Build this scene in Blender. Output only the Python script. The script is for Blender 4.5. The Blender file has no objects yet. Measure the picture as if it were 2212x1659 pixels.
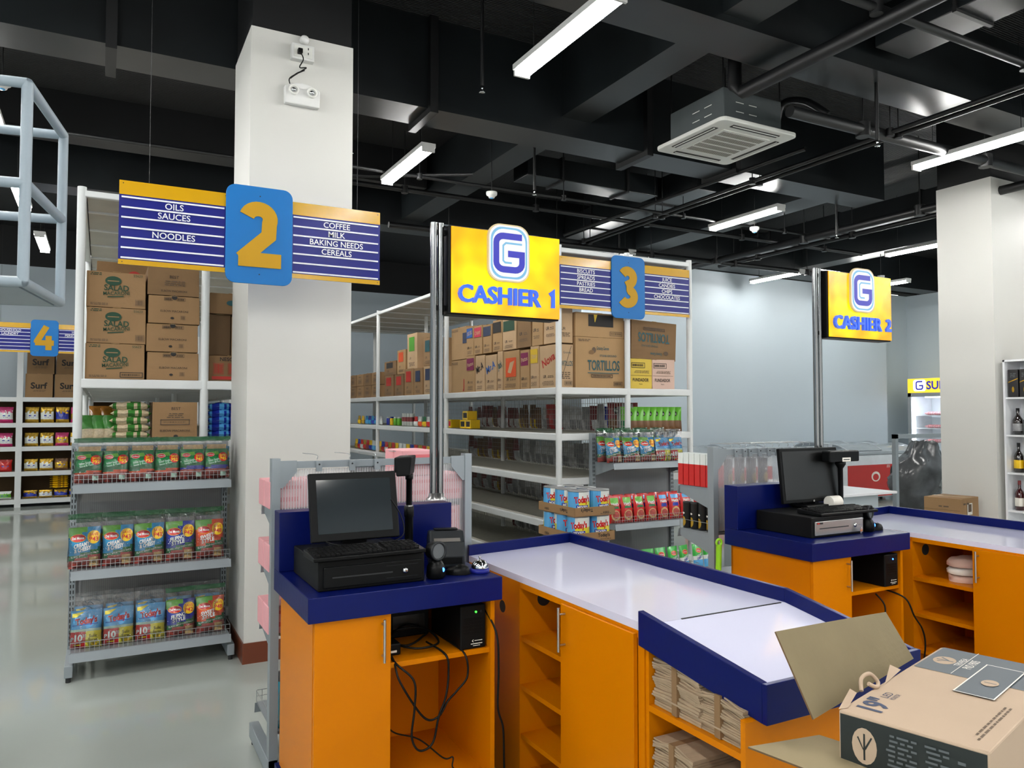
import bpy, math, random
from mathutils import Vector, Matrix, Euler, noise
random.seed(7)
S = bpy.context.scene
COL = S.collection

# ------------------------------------------------------------------ camera, world, exposure
cam_d = bpy.data.cameras.new('camera'); cam = bpy.data.objects.new('camera', cam_d); COL.objects.link(cam)
cam_d.sensor_fit = 'HORIZONTAL'; cam_d.sensor_width = 36.0; cam_d.lens = 1650.0 / 2212 * 36
cam_d.clip_start = 0.05; cam_d.clip_end = 100
cam.location = (0, 0, 1.6)
cam.rotation_euler = (math.radians(90) + math.atan(60.5 / 1650), 0, -math.atan(886 / 1650))
S.camera = cam
LAMP = 105.0          # strength of the fluorescent tubes
DAYLIGHT = 1.9        # overcast sky outside the assumed shop front behind the camera
w = bpy.data.worlds.new('world'); S.world = w; w.use_nodes = True
w.node_tree.nodes['Background'].inputs[0].default_value = (1.0, 0.98, 0.94, 1)
w.node_tree.nodes['Background'].inputs[1].default_value = DAYLIGHT
S.view_settings.view_transform = 'Standard'; S.view_settings.look = 'None'
S.view_settings.gamma = 1.0; S.view_settings.use_curve_mapping = False
S.view_settings.exposure = 0.0
S.cycles.max_bounces = 8; S.cycles.transparent_max_bounces = 24; S.cycles.caustics_reflective = False
S.cycles.sample_clamp_indirect = 4.0

# ------------------------------------------------------------------ materials
def lin(h):
    if isinstance(h, str):
        h = h.lstrip('#'); c = [int(h[i:i + 2], 16) / 255 for i in (0, 2, 4)]
        return tuple(x / 12.92 if x <= 0.04045 else ((x + 0.055) / 1.055) ** 2.4 for x in c)
    return h
MATS = {}
def M(name, color=None, rough=0.5, metal=0.0, spec=0.5, emit=None, es=0.0, alpha=1.0, var=0.06, scale=6.0,
      bump=0.0, bscale=60.0, coat=0.0, trans=0.0, stretch=None):
    if name in MATS: return MATS[name]
    m = bpy.data.materials.new(name); m.use_nodes = True; nt = m.node_tree; b = nt.nodes['Principled BSDF']
    c = lin(color) if color else (0.5, 0.5, 0.5)
    b.inputs['Roughness'].default_value = rough; b.inputs['Metallic'].default_value = metal
    b.inputs['Specular IOR Level'].default_value = spec; b.inputs['Alpha'].default_value = alpha
    b.inputs['Coat Weight'].default_value = coat; b.inputs['Coat Roughness'].default_value = 0.08
    b.inputs['Transmission Weight'].default_value = trans
    tc = nt.nodes.new('ShaderNodeTexCoord')
    nz = nt.nodes.new('ShaderNodeTexNoise'); nz.inputs['Scale'].default_value = scale; nz.inputs['Detail'].default_value = 4
    nt.links.new(tc.outputs['Object'], nz.inputs['Vector'])
    rp = nt.nodes.new('ShaderNodeValToRGB')
    rp.color_ramp.elements[0].position = 0.3; rp.color_ramp.elements[1].position = 0.7
    rp.color_ramp.elements[0].color = (*[max(0, x * (1 - var)) for x in c], 1)
    rp.color_ramp.elements[1].color = (*[min(1, x * (1 + var)) for x in c], 1)
    nt.links.new(nz.outputs['Fac'], rp.inputs['Fac']); nt.links.new(rp.outputs['Color'], b.inputs['Base Color'])
    if bump:
        n2 = nt.nodes.new('ShaderNodeTexNoise'); n2.inputs['Scale'].default_value = bscale; n2.inputs['Detail'].default_value = 3
        src = tc.outputs['Object']
        if stretch:
            mp = nt.nodes.new('ShaderNodeMapping'); mp.inputs['Scale'].default_value = stretch
            nt.links.new(src, mp.inputs['Vector']); src = mp.outputs['Vector']
        nt.links.new(src, n2.inputs['Vector'])
        bp = nt.nodes.new('ShaderNodeBump'); bp.inputs['Strength'].default_value = bump; bp.inputs['Distance'].default_value = 0.01
        nt.links.new(n2.outputs['Fac'], bp.inputs['Height']); nt.links.new(bp.outputs['Normal'], b.inputs['Normal'])
    if emit is not None:
        b.inputs['Emission Color'].default_value = (*lin(emit), 1); b.inputs['Emission Strength'].default_value = es
    MATS[name] = m; return m

def stripe_alpha(name, color, a0, a1, scale, rough=0.3):
    """corrugated clear plastic: fine vertical flutes in the sheet"""
    m = M(name, color, rough=rough, var=0.02); nt = m.node_tree; b = nt.nodes['Principled BSDF']
    tc = nt.nodes.new('ShaderNodeTexCoord'); wv = nt.nodes.new('ShaderNodeTexWave')
    wv.wave_type = 'BANDS'; wv.bands_direction = 'X'; wv.inputs['Scale'].default_value = scale
    nt.links.new(tc.outputs['Object'], wv.inputs['Vector'])
    mr = nt.nodes.new('ShaderNodeMapRange'); mr.inputs['To Min'].default_value = a0; mr.inputs['To Max'].default_value = a1
    nt.links.new(wv.outputs['Fac'], mr.inputs['Value']); nt.links.new(mr.outputs['Result'], b.inputs['Alpha'])
    return m
def ribbed(name, color, scale, strength, rough, direction='Y'):
    m = M(name, color, rough=rough, var=0.3, scale=1.3); nt = m.node_tree; b = nt.nodes['Principled BSDF']
    tc = nt.nodes.new('ShaderNodeTexCoord'); wv = nt.nodes.new('ShaderNodeTexWave'); wv.bands_direction = direction
    wv.inputs['Scale'].default_value = scale
    nt.links.new(tc.outputs['Object'], wv.inputs['Vector'])
    bp = nt.nodes.new('ShaderNodeBump'); bp.inputs['Strength'].default_value = strength; bp.inputs['Distance'].default_value = 0.03
    nt.links.new(wv.outputs['Fac'], bp.inputs['Height']); nt.links.new(bp.outputs['Normal'], b.inputs['Normal'])
    return m

M('floor_gloss', '#a9afa9', rough=0.07, spec=0.55, var=0.05, scale=0.7, bump=0.012, bscale=3)
M('wall_white', '#b7c3cb', rough=0.55, var=0.015, scale=0.8, bump=0.02, bscale=90)
M('column_white', '#d6d5d0', rough=0.5, var=0.015, scale=1.2, bump=0.02, bscale=90)
M('ceiling_paint', '#0c0d0f', rough=0.7, var=0.25, scale=2)
ribbed('deck_black', '#0a0b0e', 14, 0.6, 0.55, 'Y')
M('beam_paint', '#14181a', rough=0.33, spec=0.6, var=0.5, scale=1.6, bump=0.05, bscale=3)
M('beam_dark', '#0b0c0e', rough=0.5, var=0.25, scale=2)
M('pipe_black', '#0e0f11', rough=0.45, var=0.2, scale=2)
M('brown_base', '#6b3520', rough=0.35)
M('orange_lam', '#c87400', rough=0.34, spec=0.13, var=0.02, scale=2)
M('orange_edge', '#f0a010', rough=0.35, var=0.02)
M('blue_paint', '#05104c', rough=0.3, spec=0.16, var=0.04, scale=3, bump=0.04, bscale=40)
M('white_top', '#d7d8ee', rough=0.07, var=0.015, scale=2, bump=0.01, bscale=5, coat=0.3)
M('rack_white', '#dfe2e2', rough=0.42, var=0.03, scale=4)
M('rack_deck', '#b4b2a8', rough=0.75, var=0.08, scale=20)
M('deck_under', '#b9b6ae', rough=0.8, var=0.06, scale=5)
M('ladder_white', '#919fa9', rough=0.4, var=0.04, bump=0.06, bscale=50)
M('rack_grey', '#8f979c', rough=0.45, metal=0.25, var=0.04)
M('rack_shelf_grey', '#8b9196', rough=0.4, metal=0.3, var=0.05)
M('slot_black', '#1c1e20', rough=0.7)
M('wire_steel', '#a9adaf', rough=0.35, metal=0.8)
M('mesh_wire', '#a8a8a2', rough=0.45, metal=0.2)
M('chrome', '#d8dadc', rough=0.08, metal=1.0, var=0.02); M('pole_steel', '#7d7f80', rough=0.16, metal=1.0, var=0.02)
M('steel_brushed', '#b8b9b8', rough=0.28, metal=0.95, var=0.04, bump=0.05, bscale=120, stretch=(1, 1, 30))
M('black_plastic', '#090a0b', rough=0.36, spec=0.12, var=0.1)
M('black_matte', '#0a0b0c', rough=0.5, spec=0.12, var=0.1)
M('black_key', '#050506', rough=0.5, spec=0.15)
M('dark_grey_plastic', '#202326', rough=0.35, spec=0.2)
M('grey_plastic', '#54595c', rough=0.4)
M('screen_glass', '#10161a', rough=0.06, spec=0.7, var=0.02, coat=0.4)
M('screen_dark', '#070808', rough=0.3, var=0.05)
M('cable_black', '#0a0a0a', rough=0.5, spec=0.2)
M('card', '#967550', rough=0.8, var=0.05, scale=5, bump=0.08, bscale=60)
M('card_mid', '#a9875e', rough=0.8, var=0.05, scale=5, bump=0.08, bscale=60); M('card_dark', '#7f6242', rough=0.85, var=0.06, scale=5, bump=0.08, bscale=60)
M('card_light', '#bd9e7a', rough=0.8, var=0.05, scale=5, bump=0.08, bscale=60)
M('card_pale', '#b09a84', rough=0.75, var=0.03, scale=5)
M('card_grey', '#74684c', rough=0.85, var=0.05, scale=8, bump=0.08, bscale=60)
M('card_flap', '#8d7f61', rough=0.85, var=0.05, scale=8, bump=0.08, bscale=60)
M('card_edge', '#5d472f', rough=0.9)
M('tape', '#b99a6c', rough=0.2, var=0.05, scale=10)
M('paper_brown', '#a08b72', rough=0.9, var=0.08, scale=30, bump=0.2, bscale=30, stretch=(1, 1, 12))
M('print_green', '#173f2a', rough=0.7); M('print_black', '#201c1a', rough=0.7); M('print_grey', '#5b4a3a', rough=0.7)
M('print_blue', '#2a5ea8', rough=0.6); M('print_navy', '#26334f', rough=0.6); M('print_red', '#b02a20', rough=0.6)
M('print_orange', '#d4501e', rough=0.6); M('print_lime', '#4f9a2c', rough=0.6); M('print_purple', '#7d1e4c', rough=0.6)
M('print_pink', '#c8324e', rough=0.6); M('print_teal', '#1d4f55', rough=0.6); M('print_dark', '#161d1c', rough=0.5); M('print_yellow', '#d6b22a', rough=0.6)
M('print_slate', '#4c545a', rough=0.55); M('print_white', '#e8e4da', rough=0.6)
M('card_yellow', '#d9bc4c', rough=0.7, var=0.04); M('card_pink', '#d6b6a6', rough=0.7, var=0.04)
M('sign_yellow', '#c99a06', rough=0.2, var=0.01, coat=0.15); M('sign_navy', '#161c74', rough=0.3, spec=0.25, var=0.02)
M('sign_blue', '#0a6cb4', rough=0.4, spec=0.3, var=0.01); M('sign_white', '#eceef2', rough=0.3, var=0.01)
M('sign_gold', '#bd8f10', rough=0.5, spec=0.3, var=0.02)
M('g_green', '#136b35', rough=0.25, coat=0.3); M('g_lime', '#5fae2c', rough=0.3, coat=0.3); M('g_bright', '#2fae3c', rough=0.3, coat=0.4)
M('g_blue', '#2a8fc4', rough=0.25, coat=0.3); M('g_sky', '#57a8e0', rough=0.25, coat=0.3); M('g_navy', '#1d2f9c', rough=0.25, coat=0.3)
M('g_red', '#c41e1e', rough=0.25, coat=0.3); M('g_orange', '#e2501c', rough=0.25, coat=0.3); M('g_yellow', '#ecc21a', rough=0.25, coat=0.3)
M('g_yel2', '#e9dd3c', rough=0.25, coat=0.3)
M('g_white', '#e6ece8', rough=0.3, coat=0.3); M('g_mint', '#bfe0cf', rough=0.3); M('g_pinkline', '#f0a0a0', rough=0.3)
M('g_sauce', '#a8443a', rough=0.4, var=0.35, scale=40); M('g_pasta', '#caa873', rough=0.5, var=0.25, scale=60, stretch=(30, 30, 1), bump=0.3, bscale=20)
M('g_rice', '#c9b89a', rough=0.5, var=0.2, scale=70); M('g_gold', '#c9a238', rough=0.2, metal=0.5, var=0.2, scale=20)
M('g_magenta', '#c22a6e', rough=0.3, coat=0.3); M('g_silver', '#d8d9da', rough=0.35, metal=0.1, var=0.3, scale=14, bump=0.4, bscale=25)
M('g_darkfoil', '#98989a', rough=0.35, metal=0.1, var=0.3, scale=14, bump=0.4, bscale=25)
M('g_maroon', '#7a2a2c', rough=0.35, var=0.2); M('g_brown', '#6d4a2a', rough=0.4, var=0.2); M('g_black', '#1d1d1f', rough=0.35)
M('g_grain', '#3d7a34', rough=0.25, var=0.3, scale=20); M('g_amber', '#8a5a1c', rough=0.15, var=0.3, scale=20, coat=0.4); M('g_teal', '#127a8c', rough=0.15, coat=0.4)
M('pink_box', '#e6a3a8', rough=0.55, var=0.05, scale=8); M('pink_dark', '#d46a70', rough=0.5)
M('neon_green', '#8ac81e', rough=0.4); M('can_top', '#a4a6a8', rough=0.42, metal=0.8)
def film(name, tint, cover):
    """thin clear wrapping: mostly see-through with sharp crinkled highlights"""
    m = bpy.data.materials.new(name); m.use_nodes = True; nt = m.node_tree; nt.nodes.clear(); MATS[name] = m
    out = nt.nodes.new('ShaderNodeOutputMaterial'); tr = nt.nodes.new('ShaderNodeBsdfTransparent'); gl = nt.nodes.new('ShaderNodeBsdfGlossy'); df = nt.nodes.new('ShaderNodeBsdfDiffuse')
    gl.inputs['Roughness'].default_value = 0.06; df.inputs['Color'].default_value = (*lin(tint), 1)
    tc = nt.nodes.new('ShaderNodeTexCoord'); nz = nt.nodes.new('ShaderNodeTexNoise'); nz.inputs['Scale'].default_value = 22; nz.inputs['Detail'].default_value = 5; nz.inputs['Distortion'].default_value = 1.5
    bp = nt.nodes.new('ShaderNodeBump'); bp.inputs['Strength'].default_value = 1.0; bp.inputs['Distance'].default_value = 0.012
    nt.links.new(tc.outputs['Object'], nz.inputs['Vector']); nt.links.new(nz.outputs['Fac'], bp.inputs['Height']); nt.links.new(bp.outputs['Normal'], gl.inputs['Normal'])
    fr = nt.nodes.new('ShaderNodeFresnel'); fr.inputs['IOR'].default_value = 1.55; nt.links.new(bp.outputs['Normal'], fr.inputs['Normal'])
    m1 = nt.nodes.new('ShaderNodeMixShader'); m1.inputs['Fac'].default_value = cover; nt.links.new(tr.outputs[0], m1.inputs[1]); nt.links.new(df.outputs[0], m1.inputs[2])
    m2 = nt.nodes.new('ShaderNodeMixShader'); nt.links.new(fr.outputs[0], m2.inputs['Fac']); nt.links.new(m1.outputs[0], m2.inputs[1]); nt.links.new(gl.outputs[0], m2.inputs[2]); nt.links.new(m2.outputs[0], out.inputs['Surface'])
film('film', '#e8f0ec', 0.02); film('film_green', '#1a5c34', 0.6)
M('bag_grey', '#46484a', rough=0.22, var=0.15, scale=8, bump=0.5, bscale=9)
M('bottle_dark', '#140c0a', rough=0.06, spec=0.7, coat=0.5); M('wine_red', '#3a0c10', rough=0.06, coat=0.5)
M('freezer_grey', '#98a0a6', rough=0.35); M('fridge_inner', '#e8eef2', rough=0.4); M('freezer_white', '#d5dbe0', rough=0.35); M('freezer_red', '#b3241f', rough=0.4, var=0.04)
M('lid_glass2', '#e8f2f6', rough=.03, alpha=.08)
M('lid_glass', '#aab4ba', rough=0.08, alpha=0.7)
M('ac_white', '#eeeee8', rough=0.4, var=0.02); M('ac_body', '#4a5052', rough=0.6); M('vent_dark', '#2b2723', rough=0.6); M('vent_mid', '#8a857c', rough=0.6)
M('lamp_white', '#e6e6e4', rough=0.4)
M('tube', '#ffffff', rough=0.3, emit='#fffefa', es=LAMP)
M('tube_soft', '#ffffff', rough=0.3, emit='#f4f8ff', es=6.0)
M('led_green', '#20e020', emit='#30ff30', es=6); M('led_blue', '#3060ff', emit='#3070ff', es=8)
M('fridge_led', '#ffffff', emit='#e6f4ff', es=16.0)
M('head_yellow', '#f0cc30', emit='#f2cf38', es=0.75); M('head_white', '#ffffff', emit='#ffffff', es=1.0)
M('glow_cream', '#cbb98e', rough=0.4, emit='#e8d4a0', es=0.12)
M('glow_white', '#505050', emit='#ffffff', es=0.85); M('glow_sky', '#304858', emit='#86ccf4', es=0.75)
M('glow_navy', '#1c1f80', rough=0.4, emit='#3b3cc0', es=0.5); M('letter_blue', '#2c5ee0', rough=0.3, emit='#2a5ce6', es=0.35)
M('letter_side', '#8a2a50', rough=0.4, emit='#e04020', es=0.3)
stripe_alpha('poly_sheet', '#e2e2e6', 0.14, 0.42, 26)
stripe_alpha('poly_grey', '#85878a', 0.6, 0.75, 26)
# backlit acrylic face: hot spots where the lamps inside sit
def backlit():
    m = M('backlit_yellow', '#ffc000', rough=0.2, var=0.0); nt = m.node_tree; b = nt.nodes['Principled BSDF']
    tc = nt.nodes.new('ShaderNodeTexCoord'); nz = nt.nodes.new('ShaderNodeTexNoise')
    nz.inputs['Scale'].default_value = 5.5; nz.inputs['Detail'].default_value = 1
    nt.links.new(tc.outputs['Object'], nz.inputs['Vector'])
    rp = nt.nodes.new('ShaderNodeValToRGB'); e = rp.color_ramp.elements
    e[0].position = 0.36; e[0].color = (*lin('#ff9c00'), 1); e[1].position = 0.6; e[1].color = (*lin('#ffea00'), 1)
    nt.links.new(nz.outputs['Fac'], rp.inputs['Fac']); nt.links.new(rp.outputs['Color'], b.inputs['Emission Color'])
    b.inputs['Emission Strength'].default_value = 0.95; b.inputs['Base Color'].default_value = (0.3, 0.2, 0, 1)
    for l in list(nt.links):
        if l.to_socket == b.inputs['Base Color']: nt.links.remove(l)
backlit()
m_ = MATS['poly_sheet']

# ------------------------------------------------------------------ text outlines
_tx = {}
def text_geo(s, bold=0.0, ext=0.0):
    k = (s, bold, ext)
    if k in _tx: return _tx[k]
    c = bpy.data.curves.new('t', 'FONT'); c.body = s; c.align_x = 'CENTER'; c.resolution_u = 3; c.offset = bold; c.extrude = ext
    o = bpy.data.objects.new('t', c); me = bpy.data.meshes.new_from_object(o)
    v = [tuple(x.co) for x in me.vertices]; f = [tuple(p.vertices) for p in me.polygons]
    bpy.data.objects.remove(o); bpy.data.curves.remove(c); bpy.data.meshes.remove(me)
    if v:
        k7 = 1 / 0.69; xs = [a[0] for a in v]; cxm = (min(xs) + max(xs)) / 2
        v = [((a[0] - cxm) * k7, a[1] * k7, a[2] * k7) for a in v]; wd = (max(xs) - min(xs)) * k7
    else: wd = 1
    _tx[k] = (v, f, wd); return _tx[k]

# ------------------------------------------------------------------ mesh builder
class MB:
    def __init__(s, off=(0, 0, 0)): s.v = []; s.f = []; s.mi = []; s.mats = []; s.off = Vector(off); s.sm = []; s.smooth = False
    def mat(s, m):
        m = MATS[m]
        if m not in s.mats: s.mats.append(m)
        return s.mats.index(m)
    def add(s, vs, fs, m, smooth=None):
        n = len(s.v); i = s.mat(m); s.v += [Vector(a) - s.off for a in vs]
        s.f += [tuple(n + k for k in f) for f in fs]; s.mi += [i] * len(fs); s.sm += [s.smooth if smooth is None else smooth] * len(fs)
    def box(s, x0, x1, y0, y1, z0, z1, m):
        s.add([(x, y, z) for z in (z0, z1) for y in (y0, y1) for x in (x0, x1)],
              [(0, 2, 3, 1), (4, 5, 7, 6), (0, 1, 5, 4), (2, 6, 7, 3), (0, 4, 6, 2), (1, 3, 7, 5)], m)
        return s
    def cyl(s, p, q, r, m, n=12, r2=None, caps=True):
        p = Vector(p); q = Vector(q); d = (q - p); r2 = r if r2 is None else r2
        if d.length < 1e-6: return s
        d.normalize(); a = d.orthogonal().normalized(); b = d.cross(a)
        vs = []
        for c, rr in ((p, r), (q, r2)):
            for k in range(n):
                t = 2 * math.pi * k / n; vs.append(c + a * math.cos(t) * rr + b * math.sin(t) * rr)
        s.add(vs, [(k, (k + 1) % n, n + (k + 1) % n, n + k) for k in range(n)], m, True)
        if caps: s.add(vs, [tuple(range(n - 1, -1, -1)), tuple(range(n, 2 * n))], m, False)
        return s
    def tube(s, pts, r, m, n=8, sub=6, closed=False):
        P = [Vector(p) for p in pts]; out = []
        if sub > 1 and len(P) > 2:
            for i in range(len(P) - 1):
                p0 = P[max(i - 1, 0)]; p1 = P[i]; p2 = P[i + 1]; p3 = P[min(i + 2, len(P) - 1)]
                for k in range(sub):
                    t = k / sub; out.append(0.5 * ((2 * p1) + (p2 - p0) * t + (2 * p0 - 5 * p1 + 4 * p2 - p3) * t * t + (3 * p1 - p0 - 3 * p2 + p3) * t ** 3))
            out.append(P[-1])
        else: out = P
        vs = []; a = None
        for i, p in enumerate(out):
            d = (out[min(i + 1, len(out) - 1)] - out[max(i - 1, 0)])
            d = d.normalized() if d.length > 1e-9 else Vector((0, 0, 1))
            if a is None: a = d.orthogonal().normalized()
            a = (a - d * a.dot(d)); a = a.normalized() if a.length > 1e-6 else d.orthogonal().normalized(); b = d.cross(a)
            for k in range(n):
                t = 2 * math.pi * k / n; vs.append(p + a * math.cos(t) * r + b * math.sin(t) * r)
        fs = [(i * n + k, i * n + (k + 1) % n, (i + 1) * n + (k + 1) % n, (i + 1) * n + k) for i in range(len(out) - 1) for k in range(n)]
        s.add(vs, fs, m, True); s.add(vs, [tuple(range(n - 1, -1, -1)), tuple(range(len(vs) - n, len(vs)))], m, False)
        return s
    def lathe(s, prof, c, m, n=20, axis='Z'):
        vs = []
        for r, z in prof:
            for k in range(n):
                t = 2 * math.pi * k / n; x, y = r * math.cos(t), r * math.sin(t)
                vs.append((c[0] + x, c[1] + y, c[2] + z) if axis == 'Z' else ((c[0] + x, c[1] - z, c[2] + y) if axis == 'Y' else (c[0] + z, c[1] + x, c[2] + y)))
        fs = [(i * n + k, i * n + (k + 1) % n, (i + 1) * n + (k + 1) % n, (i + 1) * n + k) for i in range(len(prof) - 1) for k in range(n)]
        s.add(vs, fs, m, True)
        if prof[0][0] > 1e-4: s.add(vs, [tuple(range(n - 1, -1, -1))], m, False)
        if prof[-1][0] > 1e-4: s.add(vs, [tuple(range(len(vs) - n, len(vs)))], m, False)
        return s
    def prism(s, pts, a0, a1, m, axis='Y'):
        """2-D outline (counter-clockwise) pushed along an axis"""
        n = len(pts); mk = {'Y': lambda p, a: (p[0], a, p[1]), 'X': lambda p, a: (a, p[0], p[1]), 'Z': lambda p, a: (p[0], p[1], a)}[axis]
        vs = [mk(p, a0) for p in pts] + [mk(p, a1) for p in pts]
        s.add(vs, [tuple(range(n)), tuple(range(2 * n - 1, n - 1, -1))] + [(k, n + k, n + (k + 1) % n, (k + 1) % n) for k in range(n)], m)
        return s
    def text(s, st, o, right, up, h, m, bold=0.0, rot=0.0, maxw=None, ext=0.0, side=None):
        v, f, wd = text_geo(st, bold, ext / h if h else 0); kx = h
        if maxw and wd * h > maxw: kx = maxw / wd
        right = Vector(right); up = Vector(up); nn = right.cross(up); c, sn = math.cos(math.radians(rot)), math.sin(math.radians(rot)); o = Vector(o)
        vs = []
        for a in v:
            x, y = a[0] * kx, a[1] * h - h / 2
            vs.append(o + right * (x * c - y * sn) + up * (x * sn + y * c) + nn * (a[2] * h))
        s.add(vs, f, m); return s
    def art(s, mp, items, e0=0.0006, de=0.0003):
        """flat decoration carried by a surface; mp(x, z, e) is the surface, e the height over it"""
        for k, it in enumerate(items):
            e = e0 + de * k; t = it[0]
            if t == 'r' or t == 'q':
                if t == 'r': q = ((it[1], it[2]), (it[3], it[2]), (it[3], it[4]), (it[1], it[4])); m = it[5]
                else: q = it[1]; m = it[2]
                n = it[-1] if isinstance(it[-1], int) else 6
                vs = []
                for j in range(n + 1):
                    for i in range(n + 1):
                        a, b = i / n, j / n
                        x = (1 - b) * ((1 - a) * q[0][0] + a * q[1][0]) + b * ((1 - a) * q[3][0] + a * q[2][0])
                        z = (1 - b) * ((1 - a) * q[0][1] + a * q[1][1]) + b * ((1 - a) * q[3][1] + a * q[2][1])
                        vs.append(mp(x, z, e))
                s.add(vs, [(j * (n + 1) + i, j * (n + 1) + i + 1, (j + 1) * (n + 1) + i + 1, (j + 1) * (n + 1) + i) for j in range(n) for i in range(n)], m, True)
            elif t == 'e':
                _, cx, cz, rx, rz, m = it[:6]; n = 18; vs = [mp(cx, cz, e)]
                for r in (0.35, 0.7, 1.0):
                    vs += [mp(cx + rx * r * math.cos(6.2832 * i / n), cz + rz * r * math.sin(6.2832 * i / n), e) for i in range(n)]
                fs = [(0, 1 + i, 1 + (i + 1) % n) for i in range(n)]
                for r in (0, 1): fs += [(1 + r * n + i, 1 + (r + 1) * n + i, 1 + (r + 1) * n + (i + 1) % n, 1 + r * n + (i + 1) % n) for i in range(n)]
                s.add(vs, fs, m, True)
            elif t == 't':
                _, st, cx, cz, h, m = it[:6]; opt = it[6] if len(it) > 6 else {}
                v, f, wd = text_geo(st, opt.get('b', 0.0)); kx = h
                if opt.get('w') and wd * h > opt['w']: kx = opt['w'] / wd
                r = math.radians(opt.get('r', 0)); c, sn = math.cos(r), math.sin(r); sk = opt.get('s', 0)
                s.add([mp(cx + (a[0] * kx + sk * a[1] * h) * c - (a[1] * h - h / 2) * sn, cz + (a[0] * kx + sk * a[1] * h) * sn + (a[1] * h - h / 2) * c, e) for a in v], f, m)
            elif t == 'bar':
                _, x0, z0, x1, z1, m = it[:6]; b = (x1 - x0) * 0.03
                for q in ((x0, z0, x1, z0 + b), (x0, z1 - b, x1, z1), (x0, z0, x0 + b, z1), (x1 - b, z0, x1, z1)):
                    s.add([mp(q[0], q[1], e), mp(q[2], q[1], e), mp(q[2], q[3], e), mp(q[0], q[3], e)], [(0, 1, 2, 3)], m)
                rr = random.Random(int(x0 * 1e4) + 3); x = x0 + 3 * b
                while x < x1 - 4 * b:
                    wv = b * rr.choice((0.5, 0.9, 1.5))
                    s.add([mp(x, z0 + 3 * b, e), mp(x + wv, z0 + 3 * b, e), mp(x + wv, z1 - 3 * b, e), mp(x, z1 - 3 * b, e)], [(0, 1, 2, 3)], m); x += wv + b * rr.choice((0.7, 1.1))
            elif t == 'l':   # small print: rows of word-like dashes
                _, x0, z0, x1, z1, m = it[:6]; rows = it[6]; rr = random.Random(int(abs(x0 + z0) * 1e4)); hh = (z1 - z0) / rows
                for j in range(rows):
                    x = x0 + (x1 - x0) * rr.random() * 0.15; z = z0 + hh * j
                    while x < x1 - hh:
                        wv = min(hh * rr.uniform(0.8, 3), x1 - x)
                        s.add([mp(x, z, e), mp(x + wv, z, e), mp(x + wv, z + hh * 0.45, e), mp(x, z + hh * 0.45, e)], [(0, 1, 2, 3)], m); x += wv + hh * 0.5
        return s
    def build(s, name, parent=None, bevel=0.0, kind=None, label=None, loc=None):
        me = bpy.data.meshes.new(name); me.from_pydata([tuple(a) for a in s.v], [], s.f)
        for m in s.mats: me.materials.append(m)
        me.polygons.foreach_set('material_index', s.mi); me.polygons.foreach_set('use_smooth', s.sm); me.update()
        o = bpy.data.objects.new(name, me); COL.objects.link(o)
        if parent: o.parent = parent
        if loc: o.location = loc
        if bevel:
            b = o.modifiers.new('bevel', 'BEVEL'); b.width = bevel; b.segments = 2; b.limit_method = 'ANGLE'; b.angle_limit = math.radians(50)
        if kind: o['kind'] = kind
        if label: o['label'] = label
        return o
def plane_front(x0=0, y=0, z0=0):       # face that looks along -Y
    return lambda x, z, e: (x0 + x, y - e, z0 + z)
def thing(name, label, cat, loc=(0, 0, 0), rotz=0.0, group=None, rx=0.0):
    o = bpy.data.objects.new(name, None); COL.objects.link(o); o.empty_display_size = 0.1
    o.location = loc; o.rotation_euler = (rx, 0, rotz); tag(o, label, cat, group); return o
def tag(o, label, cat, group=None, kind=None):
    o['label'] = label; o['category'] = cat
    if group: o['group'] = group
    if kind: o['kind'] = kind
    return o
def dup(o, parent=None):
    c = o.copy(); COL.objects.link(c)
    if parent: c.parent = parent
    for ch in list(o.children): dup(ch, c)
    return c
PROTO = {}
def use(key, builder, label, loc, rotz=0.0, rx=0.0, group=None, scale=None):
    if key in PROTO: r = dup(PROTO[key])
    else: r = builder(); PROTO[key] = r
    r.location = loc; r.rotation_euler = (rx, 0, rotz); r['label'] = label
    if group: r['group'] = group
    elif 'group' in r: del r['group']
    if scale: r.scale = scale
    return r
ORD = ['', 'first', 'second', 'third', 'fourth', 'fifth', 'sixth', 'seventh', 'eighth', 'ninth', 'tenth', 'eleventh', 'twelfth',
       'thirteenth', 'fourteenth', 'fifteenth', 'sixteenth', 'seventeenth', 'eighteenth', 'nineteenth', 'twentieth']
def struct(mb, name, bevel=0): return mb.build(name, kind='structure', bevel=bevel)

# ================================================================== THE ROOM
struct(MB().box(-7, 17, -5, 17, -0.1, 0, 'floor_gloss'), 'floor')
struct(MB().box(-7, 17, -5, 17, 4.9, 5.0, 'deck_black'), 'ceiling')
struct(MB().box(-7, 7, 16, 16.2, 0, 4.2, 'wall_white'), 'wall_back')
struct(MB().box(7, 14.8, 10.6, 10.8, 0, 4.2, 'wall_white'), 'wall_far_right')
struct(MB().box(14.8, 15.95, 10.9, 11.1, 0, 4.2, 'wall_white'), 'wall_recess')
struct(MB().box(15.95, 16.15, -5, 11.1, 0, 4.2, 'wall_white'), 'wall_right')
struct(MB().box(-7.2, -7, -5, 16.2, 0, 4.9, 'wall_white'), 'wall_left')
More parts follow.
